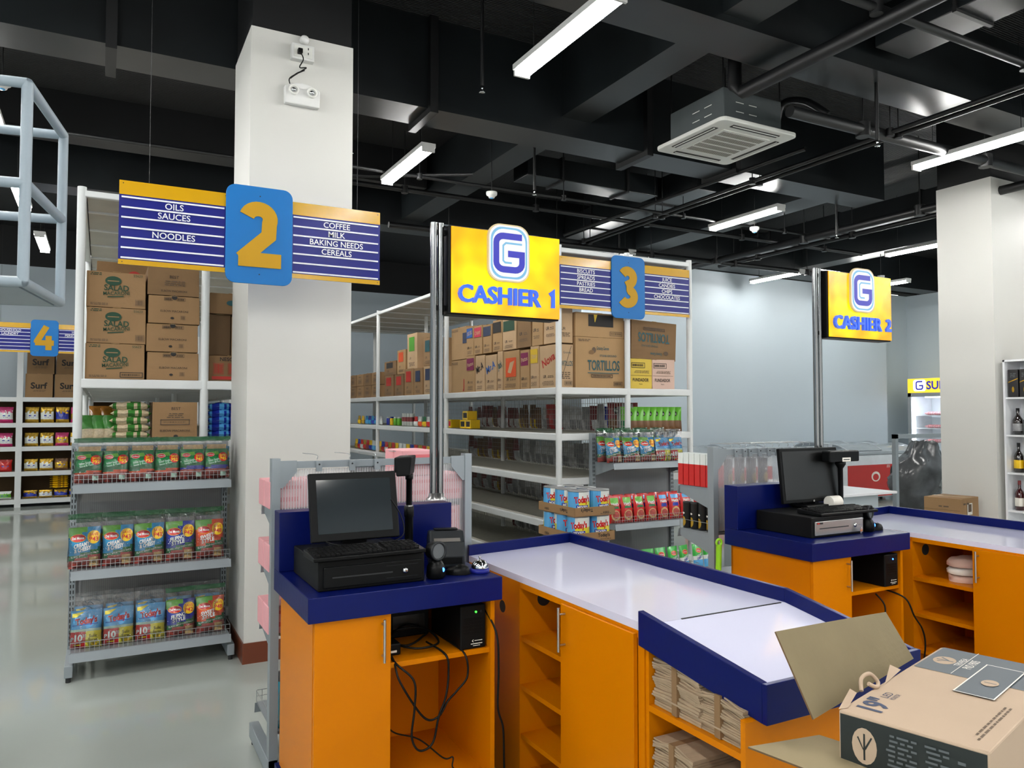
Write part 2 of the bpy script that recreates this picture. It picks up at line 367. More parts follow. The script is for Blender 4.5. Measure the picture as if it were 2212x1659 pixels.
# unseen glazed shop front behind the photographer, assumed; added to light the front faces
struct(MB().box(-7, -5, -5.2, -5, 0, 4.9, 'wall_white').box(11, 16, -5.2, -5, 0, 4.9, 'wall_white').box(-5, 11, -5.2, -5, 3.4, 4.9, 'wall_white'), 'wall_rear')
for k in range(8):
    x0 = -5 + 2 * k; f = MB()
    for q in ((x0, x0 + .06, 0, 3.4), (x0 + 1.94, x0 + 2, 0, 3.4), (x0, x0 + 2, 0, .1), (x0, x0 + 2, 3.32, 3.4)): f.box(q[0], q[1], -5.13, -5.07, q[2], q[3], 'dark_grey_plastic')
    f.box(x0 + .06, x0 + 1.94, -5.105, -5.1, .1, 3.32, 'lid_glass2'); struct(f, 'window_%d' % (k + 1))
pl = bpy.data.lights.new('daylight_portal', 'AREA'); pl.shape = 'RECTANGLE'; pl.size = 16; pl.size_y = 3.4; pl.cycles.is_portal = True
po = bpy.data.objects.new('daylight_portal', pl); COL.objects.link(po); po.location = (3, -5.16, 1.7); po.rotation_euler = (math.radians(90), 0, 0)
struct(MB().box(7, 7.2, 10.8, 16, 0, 4.2, 'wall_white'), 'wall_inner')
struct(MB().box(-7, 7, 16.0, 16.2, 4.2, 4.9, 'ceiling_paint'), 'trim_1')
struct(MB().box(7, 15.95, 10.65, 10.85, 4.2, 4.9, 'ceiling_paint'), 'trim_2')
struct(MB().box(15.95, 16.15, -5, 11.1, 4.2, 4.9, 'ceiling_paint'), 'trim_3')
# columns
def column(x0, x1, y0, y1, name, label, base):
    t = thing(name, label, 'column', ((x0 + x1) / 2, (y0 + y1) / 2, 0)); t['kind'] = 'structure'; off = t.location
    MB(off).box(x0, x1, y0, y1, 0, 4.13, 'column_white').build('shaft', t)
    MB(off).box(x0 + .01, x1 - .01, y0 + .01, y1 - .01, 4.13, 4.9, 'beam_dark').build('column_head', t)
    if base: MB(off).box(x0 - .008, x1 + .008, y0 - .008, y1 + .008, 0, .13, 'brown_base').build('base_tile', t)
    return t
column(.82, 1.5, 5.13, 5.8, 'column', 'square white column with a brown tile base', True)
column(8.37, 9.06, 4.72, 5.33, 'column', 'square white column behind the second checkout', False)

# ---- beams, ducts and pipes under the deck
def beam(name, x0, x1, y0, y1, z0, z1, m='beam_paint'): return struct(MB().box(x0, x1, y0, y1, z0, z1, m), name)
beam('beam', -7, 8.2, 5.86, 6.26, 4.13, 4.9)
beam('beam', -7, 15.9, 10.1, 10.5, 4.2, 4.9)
beam('beam', 1.6, 12, 3.8, 4.2, 4.25, 4.9)
beam('beam', 3.66, 3.98, -4, 3.8, 4.3, 4.9); beam('beam', 3.66, 3.98, 4.2, 5.86, 4.3, 4.9); beam('beam', 3.66, 3.98, 6.26, 10.1, 4.3, 4.9)
beam('beam', 7.75, 8.2, -4, 3.8, 4.3, 4.9); beam('beam', 7.75, 8.2, 6.26, 10.1, 4.3, 4.9)
beam('beam', -1.3, -1.0, -4, 5.86, 4.4, 4.9, 'beam_dark'); beam('beam', 11.7, 12.1, 4.2, 10.1, 4.35, 4.9)
beam('beam', -7, 3.6, 9.0, 9.3, 4.45, 4.9, 'beam_dark'); beam('beam', -7, 1.6, 2.3, 2.7, 4.5, 4.9, 'beam_dark')
# transverse collars on the long girder
for i, x in enumerate((-.02, 2.35, 4.6, 5.75)):
    struct(MB().box(x, x + .07, 5.8, 6.32, 4.08, 4.9, 'beam_dark'), 'trim_%d' % (10 + i))
def pipe(pts, r, label, cat='pipe', m='pipe_black', name='ceiling_pipe', hang=True, group=None):
    t = thing(name, label, cat, pts[0]); mb = MB(pts[0]); mb.tube(pts, r, m, n=10, sub=1); mb.build('pipe_run', t)
    if hang:
        a, b = Vector(pts[0]), Vector(pts[-1]); n = max(2, int((b - a).length / 1.6))
        for i in range(n):
            p = a.lerp(b, (i + .5) / n)
            h = MB(pts[0]).cyl(p, (p.x, p.y, 4.9), .006, m, 6); h.cyl(p - Vector((0, 0, .012 + r)), p + Vector((0, 0, .012 + r)), r + .012, m, 10); h.build('hanger', t)
    return t
pipe([(4.46, -3, 4.15), (4.46, 4.42, 4.15), (4.46, 4.5, 4.22), (4.46, 4.5, 4.9)], .055, 'thick black pipe ending just above the cassette air conditioner')
pipe([(1.8, 3.15, 4.2), (12, 3.12, 4.2)], .03, 'thin black pipe crossing the ceiling at the upper right')
pipe([(4.9, 4.34, 4.05), (12, 4.26, 4.05)], .05, 'black insulated pipe leaving the cassette unit to the right')
pipe([(6.05, -3, 4.05), (6.05, 9.9, 4.05)], .022, 'slim black conduit running along the ceiling before the right column', 'conduit')
pipe([(6.16, -3, 4.05), (6.16, 9.9, 4.05)], .022, 'slim black conduit twin of the one beside it', 'conduit')
pipe([(8.55, -2, 4.0), (8.55, 9.9, 4.0)], .05, 'black pipe sloping down toward the far white wall')
pipe([(2.2, 8.4, 4.2), (11, 8.3, 4.2)], .03, 'black pipe above the third aisle sign')
pipe([(2.0, 7.4, 4.05), (9, 7.3, 4.05)], .018, 'thin black conduit beyond the long girder', 'conduit')
pipe([(-3, 7.9, 4.1), (2.4, 7.8, 4.1), (3.4, 7.2, 4.1)], .02, 'thin bent conduit above the second aisle sign', 'conduit', hang=False)
pipe([(-5, 4.6, 4.35), (.8, 4.55, 4.35)], .02, 'thin conduit left of the white column top', 'conduit')
pipe([(5.6, 8.9, 4.05), (5.85, 5.0, 4.1)], .02, 'thin slanted conduit under the ceiling beyond the cassette unit', 'conduit', hang=False)
pipe([(9.3, 1, 4.1), (9.3, 9.8, 4.1)], .035, 'black pipe high beside the right column')
pipe([(3.2, 9.3, 4.0), (11.5, 9.1, 4.0)], .04, 'black pipe before the far white wall top')
# ventilation ducts
def duct(x0, x1, y0, y1, z0, z1, label, along='Y'):
    t = thing('ventilation_duct', label, 'duct', ((x0 + x1) / 2, (y0 + y1) / 2, z0)); off = t.location
    MB(off).box(x0, x1, y0, y1, z0, z1, 'beam_paint').build('duct_run', t, bevel=.006)
    L = (y1 - y0) if along == 'Y' else (x1 - x0); n = max(2, int(L / 1.2))
    for i in range(n):
        a = (i + .5) / n
        mb = MB(off)
        if along == 'Y': y = y0 + L * a; mb.box(x0 - .02, x1 + .02, y - .015, y + .015, z0 - .02, z1 + .02, 'beam_dark')
        else: x = x0 + L * a; mb.box(x - .015, x + .015, y0 - .02, y1 + .02, z0 - .02, z1 + .02, 'beam_dark')
        mb.build('flange', t)
    return t
duct(6.3, 6.8, 7.0, 10.0, 4.3, 4.62, 'square metal duct above the third aisle tube light')
duct(5.1, 5.5, -2.5, 3.7, 4.35, 4.65, 'square metal duct near the top right of the ceiling')
duct(9.9, 10.3, 4.5, 9.9, 4.35, 4.65, 'square metal duct over the rear freezer area')
duct(4.3, 6.2, 7.62, 7.97, 4.35, 4.6, 'square metal duct crossing behind the cassette unit', 'X')
# sprinklers, detectors
def sprinkler(x, y, z, label):
    t = thing('sprinkler', label, 'sprinkler', (x, y, z)); MB().cyl((0, 0, 4.9 - z), (0, 0, .03), .014, 'pipe_black', 8).build('drop_pipe', t)
    MB().lathe([(.001, -.02), (.022, -.018), (.022, -.014), (.004, -.012), (.008, .01), (.015, .03), (.001, .032)], (0, 0, 0), 'chrome', 12).build('head', t)
sprinkler(2.41, 4.95, 3.95, 'small sprinkler head near the tube light by the column')
sprinkler(1.9, 6.55, 3.9, 'small sprinkler head just right of the white column')
sprinkler(3.8, 6.6, 3.8, 'sprinkler head hanging above the third aisle sign')
sprinkler(5.45, 3.95, 3.75, 'sprinkler head on a black drop pipe beside the cassette unit')
sprinkler(7.9, 6.3, 3.75, 'sprinkler head below the girder near the right column')
sprinkler(6.9, 9.4, 3.85, 'sprinkler head above the second cashier sign')
def detector(x, y, z, label):
    t = thing('smoke_detector', label, 'smoke detector', (x, y, z)); MB().cyl((0, 0, .02), (0, 0, 4.9 - z), .005, 'pipe_black', 6).build('drop_rod', t)
    MB().lathe([(.001, -.045), (.03, -.042), (.04, -.02), (.055, -.015), (.06, 0), (.06, .02), (.001, .022)], (0, 0, 0), 'lamp_white', 18).build('housing', t)
    MB().lathe([(.001, -.05), (.018, -.049), (.02, -.043)], (0, 0, 0), 'g_sky', 12).build('sensor', t)
detector(3.62, 7.2, 3.92, 'round white smoke detector above the first cashier sign')
detector(11.9, 8.6, 3.95, 'round white smoke detector left of the right column')
detector(7.35, 7.1, 3.95, 'round white smoke detector by the third tube light')
detector(-.68, 6.6, 4.0, 'round white detector behind the ladder rail at the left edge')

# ================================================================== TUBE LIGHTS
def tube_light():
    t = thing('tube_light', '', 'tube light'); L = .58
    MB().box(-.07, .07, -L, L, .018, .06, 'lamp_white').build('housing', t, bevel=.004)
    for x in (-.036, .036):
        MB().cyl((x, -L + .02, 0), (x, L - .02, 0), .017, 'tube', 10).build('tube', t)
    for y in (-L, L - .02):
        mb = MB().box(-.06, .06, y, y + .02, -.022, .025, 'lamp_white'); mb.build('end_cap', t)
    for y in (-.4, .4): MB().cyl((0, y, .06), (0, y, .88), .003, 'pipe_black', 5).build('suspension_wire', t)
    return t
LIGHTS = [(2.57, 4.07, 'long bright tube light cut by the top edge of the photo'), (2.57, 6.96, 'tube light hanging right of the white column'),
          (2.57, 9.85, 'tube light hidden beyond the white column'), (2.57, 12.7, 'farthest tube light beyond the white column'),
          (6.98, 4.07, 'bright tube light at the right edge above the right column'), (6.98, 6.9, 'tube light below the cassette air conditioner'),
          (6.98, 9.75, 'tube light glinting just over the third aisle sign'),
          (10.5, 6.9, 'tube light partly hidden by the right column'), (10.5, 9.65, 'tube light above the second cashier pole'),
          (12.92, 9.35, 'short tube light just right of the second cashier sign'),
          (-.83, 9.95, 'tube light seen through the upper ladder rail'), (-.78, 12.6, 'tube light seen through the lower ladder rail'),
          (-.83, 7.1, 'tube light left of the frame above the ladder')]
for x in (-4.6, -.83, 2.57, 6.98, 10.5, 13.9):  # unseen lamps added behind the camera, packed closer to light the front faces
    for y in (1.2, -.25, -1.7, -3.15):
        LIGHTS.append((x, y, 'added tube light behind the photographer %.0f over' % 0))
for x in (-4.6, -2.7): LIGHTS += [(x, 4.1, ''), (x, 7, ''), (x, 9.9, ''), (x, 12.6, '')]  # unseen left rows; the nearer one added to brighten the column side
LIGHTS += [(-.83, 4.1, ''), (-2.7, 1.2, ''), (-2.7, -1.7, ''), (10.5, 4.07, ''), (13.9, 4.07, ''), (13.9, 6.9, '')]  # more unseen lamps, those on the left added for brightness there
for x, y, lab in LIGHTS:
    seen = lab and 'photographer' not in lab
    use('tube', tube_light, lab if seen else 'unseen twin tube light added to fill out the lighting', (x, y, 3.98), group='suspended tube lights')

# ================================================================== CASSETTE AIR CONDITIONER
ac = thing('cassette_air_conditioner', 'white square cassette air conditioner with dark housing under the ceiling', 'air conditioner', (4.885, 5.06, 4.0))
MB().box(-.34, .34, -.34, .34, .03, .33, 'ac_body').build('housing', ac, bevel=.01)
mb = MB()
def ring(mb, a, b, z0, z1, m):
    mb.box(-a, a, -a, -b, z0, z1, m).box(-a, a, b, a, z0, z1, m).box(-a, -b, -b, b, z0, z1, m).box(b, a, -b, b, z0, z1, m)
pts = []
for cx, cy, s0 in ((.38, .38, 0), (-.38, .38, 90), (-.38, -.38, 180), (.38, -.38, 270)):
    for k in range(6): a = math.radians(s0 + 18 * k); pts.append((cx + .06 * math.cos(a), cy + .06 * math.sin(a)))
mb.prism(pts, 0, .035, 'ac_white', 'Z'); mb.build('panel', ac, bevel=.008)
for a in range(4):
    r = Matrix.Rotation(a * math.pi / 2, 3, 'Z'); mb = MB()
    for (x0, x1, y0, y1, z0, z1, m) in ((-.27, .27, -.385, -.335, -.004, 0, 'vent_dark'), (-.26, .26, -.372, -.36, -.007, -.003, 'ac_white')):
        n = len(mb.v); mb.box(x0, x1, y0, y1, z0, z1, m)
        for i in range(n, len(mb.v)): mb.v[i] = r @ mb.v[i]
    mb.build('air_outlet', ac)
mb = MB(); mb.box(-.27, .27, -.27, .27, -.006, 0, 'ac_white')
for j in range(5):
    for i in range(26):
        x = -.24 + .0188 * i; mb.box(x, x + .009, -.24 + j * .1, -.165 + j * .1, -.0085, -.006, 'vent_mid')
mb.build('intake_grille', ac)
for x in (-.33, .33):
    for y in (-.33, .33): MB().cyl((x, y, .3), (x, y, .9), .006, 'pipe_black', 6).build('hanging_rod', ac)
mb = MB(); mb.tube([(.34, -.1, .2), (.5, -.12, .22), (.52, -.2, .4), (.45, -.5, .3), (.5, -.7, .12)], .03, 'pipe_black'); mb.build('refrigerant_pipe', ac)
mb = MB()
for x0, z in ((-.2, .22), (-.05, .22), (-.2, .14), (-.05, .14)): mb.box(x0, x0 + .09, -.342, -.34, z, z + .006, 'ac_white').box(-.342, -.34, x0, x0 + .09, z, z + .006, 'ac_white')
mb.build('housing_slots', ac)

# ================================================================== COLUMN FITTINGS
e = thing('emergency_light', 'white twin emergency light mounted high on the column', 'emergency light', (1.145, 5.13, 3.72))
pts = [(-.115, -.075), (.115, -.075), (.118, .04)] + [(.118 - .236 * k / 8, .04 + .035 * math.sin(math.pi * k / 8)) for k in range(1, 8)] + [(-.118, .04)]
MB().prism(pts, -.045, 0, 'lamp_white').build('housing', e, bevel=.008)
for x in (-.06, .06):
    l = MB().lathe([(.034, .002), (.034, .02), (.026, .024), (.022, .016), (.001, .006)], (x, -.043, .015), 'ac_white', 18, 'Y').build('lamp', e)
    MB().lathe([(.02, .012), (.014, .022), (.001, .026)], (x, -.043, .015), 'chrome', 14, 'Y').build('bulb', l)
o = thing('wall_outlet', 'white surface outlet with one black plug near the column top', 'outlet', (1.145, 5.13, 4.0))
MB().box(-.075, .075, -.05, 0, -.05, .055, 'lamp_white').build('back_box', o, bevel=.004)
MB().box(-.06, .06, -.054, -.05, -.035, .04, 'ac_white').build('face_plate', o)
mb = MB()
for z in (-.012, .02): mb.box(.03, .036, -.0555, -.054, z, z + .014, 'slot_black')
mb.build('socket_holes', o)
c = thing('plug_lead', 'black looped lead between the outlet and the emergency light', 'cord', (1.12, 5.07, 3.99))
MB().box(-.015, .015, -.03, .005, -.012, .02, 'cable_black').build('plug', c, bevel=.004)
MB().tube([(0, -.025, -.01), (.02, -.02, -.05), (0, 0, -.1), (.05, .03, -.08), (.03, .03, -.1), (-.03, .035, -.15), (-.05, .035, -.17), (-.01, .03, -.13), (.04, .03, -.1), (-.02, .03, -.14), (-.06, .03, -.18), (-.05, .03, -.225)], .004, 'cable_black').build('cable', c)
tag(MB().lathe([(.03, 0), (.03, .03), (.02, .045), (.001, .05)], (0, 0, 0), 'lamp_white', 14, 'Y').build('junction_cap', loc=(1.16, 5.129, 4.10)), 'round white cap at the very top of the column front', 'cap')
cc = thing('security_camera', 'small white bullet camera hanging before the far right wall', 'camera', (14.3, 10.55, 3.55))
MB().cyl((0, .05, .15), (0, -.05, .12), .05, 'lamp_white', 12).build('mount', cc); MB().cyl((0, -.05, .1), (-.1, -.25, .04), .045, 'lamp_white', 14).build('body', cc)
MB().cyl((-.1, -.251, .04), (-.105, -.262, .037), .03, 'black_plastic', 14).build('lens', cc)
MB().tube([(0, .0, .15), (-.03, -.03, .4), (-.1, -.05, .7)], .01, 'pipe_black').build('cable', cc)

# ================================================================== WHITE STORAGE RACKS
LV = [.18, .575, .975, 1.375, 1.79]
def rack(name, label, x0, x1, y0, ys, levels=LV, top=3.06, mesh=True, center=True, uppers=True, deckm='rack_deck'):
    """tubular rack: bays along Y, open short end at y0"""
    t = thing(name, label, 'rack', (x0, y0, 0)); off = t.location; xm = (x0 + x1) / 2; r = .028; L = ys[-1]
    for i, y in enumerate([y0] + ys):
        for x in ((x0, xm, x1) if (center or i == 0) else (x0, x1)):
            h = top + .045 if uppers else levels[-1]
            MB(off).cyl((x, y, 0), (x, y, h), r, 'rack_white', 14).build('post', t)
    for z in levels + [top]:
        up = z == top; hz = .032 if not up else .022
        mb = MB(off)
        for x in (x0, x1): mb.box(x - .022, x + .022, y0, L, z - hz, z + hz, 'rack_white')
        for y in (y0, L): mb.box(x0, x1, y - .022, y + .022, z - hz, z + hz, 'rack_white')
        mb.build('rail', t, bevel=.008)
        mb = MB(off); mb.box(x0 + .03, x1 - .03, y0 + .03, L - .03, z + hz - .02, z + hz - .006, deckm if not up else 'deck_under')
        y = y0 + .5
        while y < L: mb.box(x0 + .03, x1 - .03, y - .015, y + .015, z - .01, z + hz - .02, 'rack_white'); y += .62
        mb.build('shelf_deck' if not up else 'top_deck', t)
    if mesh:
        for k in range(len(levels) - 1):
            z0, z1 = levels[k] + .035, levels[k + 1] - .05; yy = [y0] + ys
            for i in range(len(ys)):
                if i > 1: continue
                a, b = yy[i] + .04, yy[i + 1] - .04; mb = MB(off); n = int((b - a) / .042); hh = z1 - z0
                for j in range(n + 1):
                    y = a + (b - a) * j / n; mb.box(xm - .0018, xm + .0018, y - .0018, y + .0018, z0, z1, 'mesh_wire')
                m_ = int(hh / .052)
                for j in range(m_ + 1):
                    z = z0 + hh * j / m_; mb.box(xm - .0035, xm, a, b, z - .0018, z + .0018, 'mesh_wire')
                mb.build('wire_mesh', t)
    return t
rack('storage_rack', 'tall white tube rack of grocery cartons left of the white column', -.14, 1.42, 5.82, [8.35, 10.9, 13.4], mesh=False, deckm='rack_deck')
R3 = rack('storage_rack', 'long white tube rack of snack cartons under the third aisle sign', 3.60, 5.12, 5.82, [8.35, 10.9, 13.4])
rack('storage_rack', 'white rack in the gap between the column and the third aisle rack, farthest', 1.95, 3.2, 13.9, [15.6], mesh=False)
# wall rack of household goods
def wall_rack():
    x0, x1, y0, y1 = -5.0, 1.7, 15.3, 15.85
    t = thing('wall_rack', 'far white wall rack of detergent packs below the fourth aisle sign', 'rack', (x0, y0, 0)); off = t.location
    xs = [-4.85, -3.06, -1.22, .62, 1.6]
    for x in xs: MB(off).box(x - .045, x + .045, y0 - .034, y0 + .032, 0, 3.0, 'rack_white').build('post', t)
    for z in (.1, .565, .985, 1.385, 1.82):
        MB(off).box(x0, x1, y0 - .03, y0 + .03, z - .045, z + .03, 'rack_white').build('rail', t)
        MB(off).box(x0, x1, y0 + .03, y1, z + .01, z + .028, 'rack_deck').build('shelf_deck', t)
    MB(off).box(x0, x1, y1, y1 + .02, .1, 1.8, 'card_edge').build('back_panel', t)
    for x in xs[1:]: MB(off).box(x - .01, x + .01, y0 + .03, y1, .1, 1.8, 'rack_deck').build('divider', t)
wall_rack()

# ================================================================== AISLE SIGNS
def rrect(w, h, r, n=6, cx=0, cz=0):
    p = []
    for sx, sz, a0 in ((1, 1, 0), (-1, 1, 90), (-1, -1, 180), (1, -1, 270)):
        for k in range(n + 1):
            a = math.radians(a0 + 90 * k / n); p.append((cx + sx * (w / 2 - r) + r * math.cos(a), cz + sz * (h / 2 - r) + r * math.sin(a)))
    return p
def stroke(mb, pts, wd, y, m, th=0.0):
    """ribbon of constant width along a path in the XZ plane, optionally a slab th thick"""
    P = [Vector((p[0], p[1])) for p in pts]; L = []; R_ = []
    for i, p in enumerate(P):
        d1 = (P[i] - P[i - 1]).normalized() if i else (P[1] - P[0]).normalized()
        d2 = (P[i + 1] - P[i]).normalized() if i < len(P) - 1 else d1
        n1 = Vector((-d1.y, d1.x)); n2 = Vector((-d2.y, d2.x)); n = (n1 + n2).normalized(); k = wd / 2 / max(.5, n.dot(n1))
        L.append(p + n * k); R_.append(p - n * k)
    n = len(P); vs = [(a.x, y, a.y) for a in L] + [(a.x, y, a.y) for a in R_]; fs = [(i, i + 1, n + i + 1, n + i) for i in range(n - 1)]
    if th:
        vs += [(v[0], y + th, v[2]) for v in vs]; q = 2 * n
        fs += [(i, i + q, i + 1 + q, i + 1) for i in range(n - 1)] + [(n + i, n + i + 1, n + i + 1 + q, n + i + q) for i in range(n - 1)] + [(0, n, n + q, q), (n - 1, n - 1 + q, 2 * n - 1 + q, 2 * n - 1)]
    mb.add(vs, fs, m)
def arc(cx, cz, r, a0, a1, n=14, rz=None):
    return [(cx + r * math.cos(math.radians(a0 + (a1 - a0) * k / n)), cz + (rz or r) * math.sin(math.radians(a0 + (a1 - a0) * k / n))) for k in range(n + 1)]
def digit(mb, ch, cx, cz, h, wd, y, m, th=.012):
    """heavy numerals cut from sheet: drawn on a 1 high frame"""
    k = h; e = wd / h / 2
    paths = {'1': [[(-.17, .30), (.02, .5 - e * .3), (.02, -.5)]],
             '2': [arc(-.02, .5 - .25, .27 - e, 165, -20, 14) + [(.12, .0), (-.24, -.5 + e)], [(-.28, -.5 + e), (.29, -.5 + e)]],
             '3': [arc(-.03, .235, .265 - e, 150, -75, 14, .265 - e * .9) + [(-.06, .03)], [(-.06, .015), (.0, .015)] + arc(-.03, -.225, .285 - e, 62, -150, 16, .275 - e)],
             '4': [[(.06, .5), (-.24, -.14), (-.24, -.2 )], [(-.30, -.2), (.30, -.2)], [(.13, .1), (.13, -.5)]]}[ch]
    for p in paths: stroke(mb, [(cx + a * k * 1.12, cz + b * k) for a, b in p], wd, y, m, th); y -= .0004
def aisle_sign(label, num, left, right, loc, wires, skew=0):
    """origin: middle of the number plate"""
    t = thing('aisle_sign', label, 'sign', loc)
    W, PW = 1.5, .385; zt, zb = .232, -.237
    for sgn, words, nm in ((-1, left, 'left'), (1, right, 'right')):
        xa = -W / 2 if sgn < 0 else PW / 2 - .03; xb = -PW / 2 + .03 if sgn < 0 else W / 2
        mb = MB(); mb.box(xa, xb, 0, .006, zb, zt, 'sign_navy'); mb.box(xa, xb, -.002, 0, zt - .078, zt, 'sign_yellow'); mb.box(xa, xb, -.002, 0, zb, zb + .028, 'sign_yellow')
        a, b = xa + .012, xb - .012
        if sgn < 0: b -= .025
        else: a += .025
        zz = [zt - .092 - .0565 * k for k in range(7)]
        for z in zz: mb.box(a, b, -.004, 0, z - .0045, z + .0045, 'sign_white')
        for x in (xa + .02, xb - .03 if sgn < 0 else xb - .015):
            for z in (zt - .015, zb + .014): mb.cyl((x, -.003, z), (x, 0, z), .003, 'slot_black', 8)
        mb.build('list_board', t)
        for k, wd in enumerate(words):
            if wd: mb = MB(); mb.text(wd, ((a + b) / 2, -.0035, zz[k] - .028), (1, 0, 0), (0, 0, 1), .034, 'sign_white', bold=.01); mb.build('lettering', t)
    MB().prism(rrect(PW, .585, .055), -.014, -.002, 'sign_blue').build('number_plate', t, bevel=.002)
    mb = MB(); digit(mb, num, 0, 0, .385, .086, -.020, 'sign_gold'); mb.build('numeral', t)
    mb = MB()
    for z in (.235, -.235): mb.cyl((0, -.016, z), (0, -.012, z), .004, 'slot_black', 8)
    mb.build('screw', t)
    if wires:
        for x in (-.6, .6): MB().cyl((x, .004, zt), (x, .004, 4.9 - loc[2]), .0015, 'pipe_black', 5).build('hanging_wire', t)
    return t
aisle_sign('blue and yellow aisle sign with a large numeral 2, before the white column', '2', ['OILS', 'SAUCES', '', 'NOODLES'], ['COFFEE', 'MILK', 'BAKING NEEDS', 'CEREALS'], (.815, 4.72, 2.655), True)
aisle_sign('blue and yellow aisle sign with numeral 3 on top of the white snack rack', '3', ['BISCUITS', 'SPREADS', 'PASTRIES', 'BREAD'], ['JUICE', 'CANDIES', 'CHIPS', 'CHOCOLATES'], (4.33, 5.77, 2.765), False)
aisle_sign('distant blue and yellow aisle sign with numeral 4 at the left edge', '4', ['HOUSEHOLD', 'LAUNDRY'], ['HEALTH', 'PERSONAL CARE'], (-.83, 14.4, 2.79), True)

# ================================================================== BACKLIT CASHIER SIGNS ON POLES
def gpath(w, h, c, tail):
    """letter G: from upper right, round the left and bottom, up and back in"""
    p = [(w / 2, h / 2)]
    for cx, cz, a0 in ((-w / 2 + c, h / 2 - c, 90), (-w / 2 + c, -h / 2 + c, 180), (w / 2 - c, -h / 2 + c, 270)):
        for k in range(6): a = math.radians(a0 + 90 * k / 5); p.append((cx + c * math.cos(a), cz + c * math.sin(a)))
    p += [(w / 2, tail), (0.0 - w * .05, tail)]
    return p
def logo(mb, cx, cz, k, y):
    """emblem: dark G with pale blue and white inlines"""
    def sh(pts): return [(cx + a * k * 1.12, cz + b * k) for a, b in pts]
    stroke(mb, sh(gpath(.62, .80, .17, -.02)), .155 * k, y, 'glow_navy')
    stroke(mb, sh([(.31, .235), (-.08, .235), (-.145, .17), (-.145, -.19), (-.1, -.235), (.06, -.235)]), .045 * k, y, 'glow_sky')
def cashier_sign(label, txt, loc):
    """origin: foot of the twin poles"""
    t = thing('cashier_sign', label, 'sign', loc); H = 2.475 - loc[2]
    for x in (-.017, .017):
        MB().cyl((x, 0, .02), (x, 0, H), .0155, 'pole_steel', 16).build('pole', t)
        MB().lathe([(.032, 0), (.032, .006), (.022, .012), (.018, .03), (.001, .03)], (x, 0, 0), 'steel_brushed', 16).build('pole_foot', t)
    z0, z1 = 2.05 - loc[2], 2.462 - loc[2]; xa, xb = .04, .635
    MB().box(xa, xb, -.04, .05, z0, z1, 'black_plastic').build('light_box', t, bevel=.004)
    MB().box(xa + .012, xb, -.046, -.0405, z0 + .008, z1 - .004, 'backlit_yellow').build('sign_face', t)
    MB().box(.02, xb - .1, -.012, .022, z1 + .001, z1 + .008, 'chrome').build('top_rail', t)
    mb = MB()
    for z in (z0 + .03, z1 - .03): mb.box(0, xa, -.01, .01, z - .012, z + .012, 'black_plastic')
    mb.build('pole_clamp', t)
    cx, cz = .345, z1 - .105
    mb = MB(); mb.prism(rrect(.225, .275, .065, 7, cx, cz), -.06, -.047, 'glow_cream'); b = mb
    for w_, h_, m_, y in ((.212, .262, 'glow_white', -.0605), (.196, .246, 'glow_sky', -.061), (.178, .228, 'glow_white', -.0615)):
        p = rrect(w_, h_, .06, 7, cx, cz); b.add([(q[0], y, q[1]) for q in p], [tuple(range(len(p)))], m_)
    logo(b, cx, cz, .20, -.062); b.build('emblem', t)
    mb = MB(); mb.text(txt[:-2], ((xa + xb) / 2 - .035, -.054, z0 + .1), (1, 0, 0), (0, 0, 1), .078, 'letter_blue', bold=.02, ext=.007, maxw=.44); mb.build('lettering', t); mb = MB(); digit(mb, txt[-1], xb - .045, z0 + .1, .08, .019, -.061, 'letter_blue'); mb.build('numeral', t)
    return t
cashier_sign('near glowing yellow cashier sign on chrome poles rising from the near cash desk', 'CASHIER 1', (1.355, 3.255, 1.20))
cashier_sign('farther glowing yellow cashier sign on chrome poles rising from the far cash desk', 'CASHIER 2', (3.825, 3.20, 1.20))

# ================================================================== LADDER PLATFORM (upper left)
ld = thing('platform_ladder', 'white tube platform ladder with guard rails at the upper left', 'ladder', (-.28, 3.53, 0), math.radians(-9.6))
rr = .021; D = .6; X0 = -1.25
def rail(pts, name='guard_rail'):
    mb = MB()
    for a, b in zip(pts, pts[1:]): mb.cyl(a, b, rr, 'ladder_white', 14)
    for p in pts: mb.lathe([(.001, -rr), (rr * .7, -rr * .7), (rr, 0), (rr * .7, rr * .7), (.001, rr)], p, 'ladder_white', 14)
    mb.build(name, ld)
for z in (2.11, 2.5, 2.9): rail([(X0, 0, z), (0, 0, z), (0, D, z), (X0, D, z)], 'guard_rail' if z > 2.2 else 'platform_frame')
for p in ((0, 0), (0, D)): rail([(p[0], p[1], 2.11), (p[0], p[1], 2.9)], 'corner_post')
MB().box(X0, -.02, .02, D - .02, 2.09, 2.1, 'ladder_white').build('platform', ld)
for p in ((X0, 0), (X0, D)): rail([(p[0], p[1], 0.02), (p[0], p[1], 2.9)], 'leg')
for k in range(7): MB().box(X0 - .25 - .2 * (6 - k), X0 + .0 - .2 * (6 - k), .05, D - .05, .28 * (k + 1), .28 * (k + 1) + .03, 'ladder_white').build('step', ld)
for y in (0, D): MB().cyl((X0 - 1.4, y, .02), (X0, y, 2.11), .02, 'ladder_white', 12).build('stringer', ld)

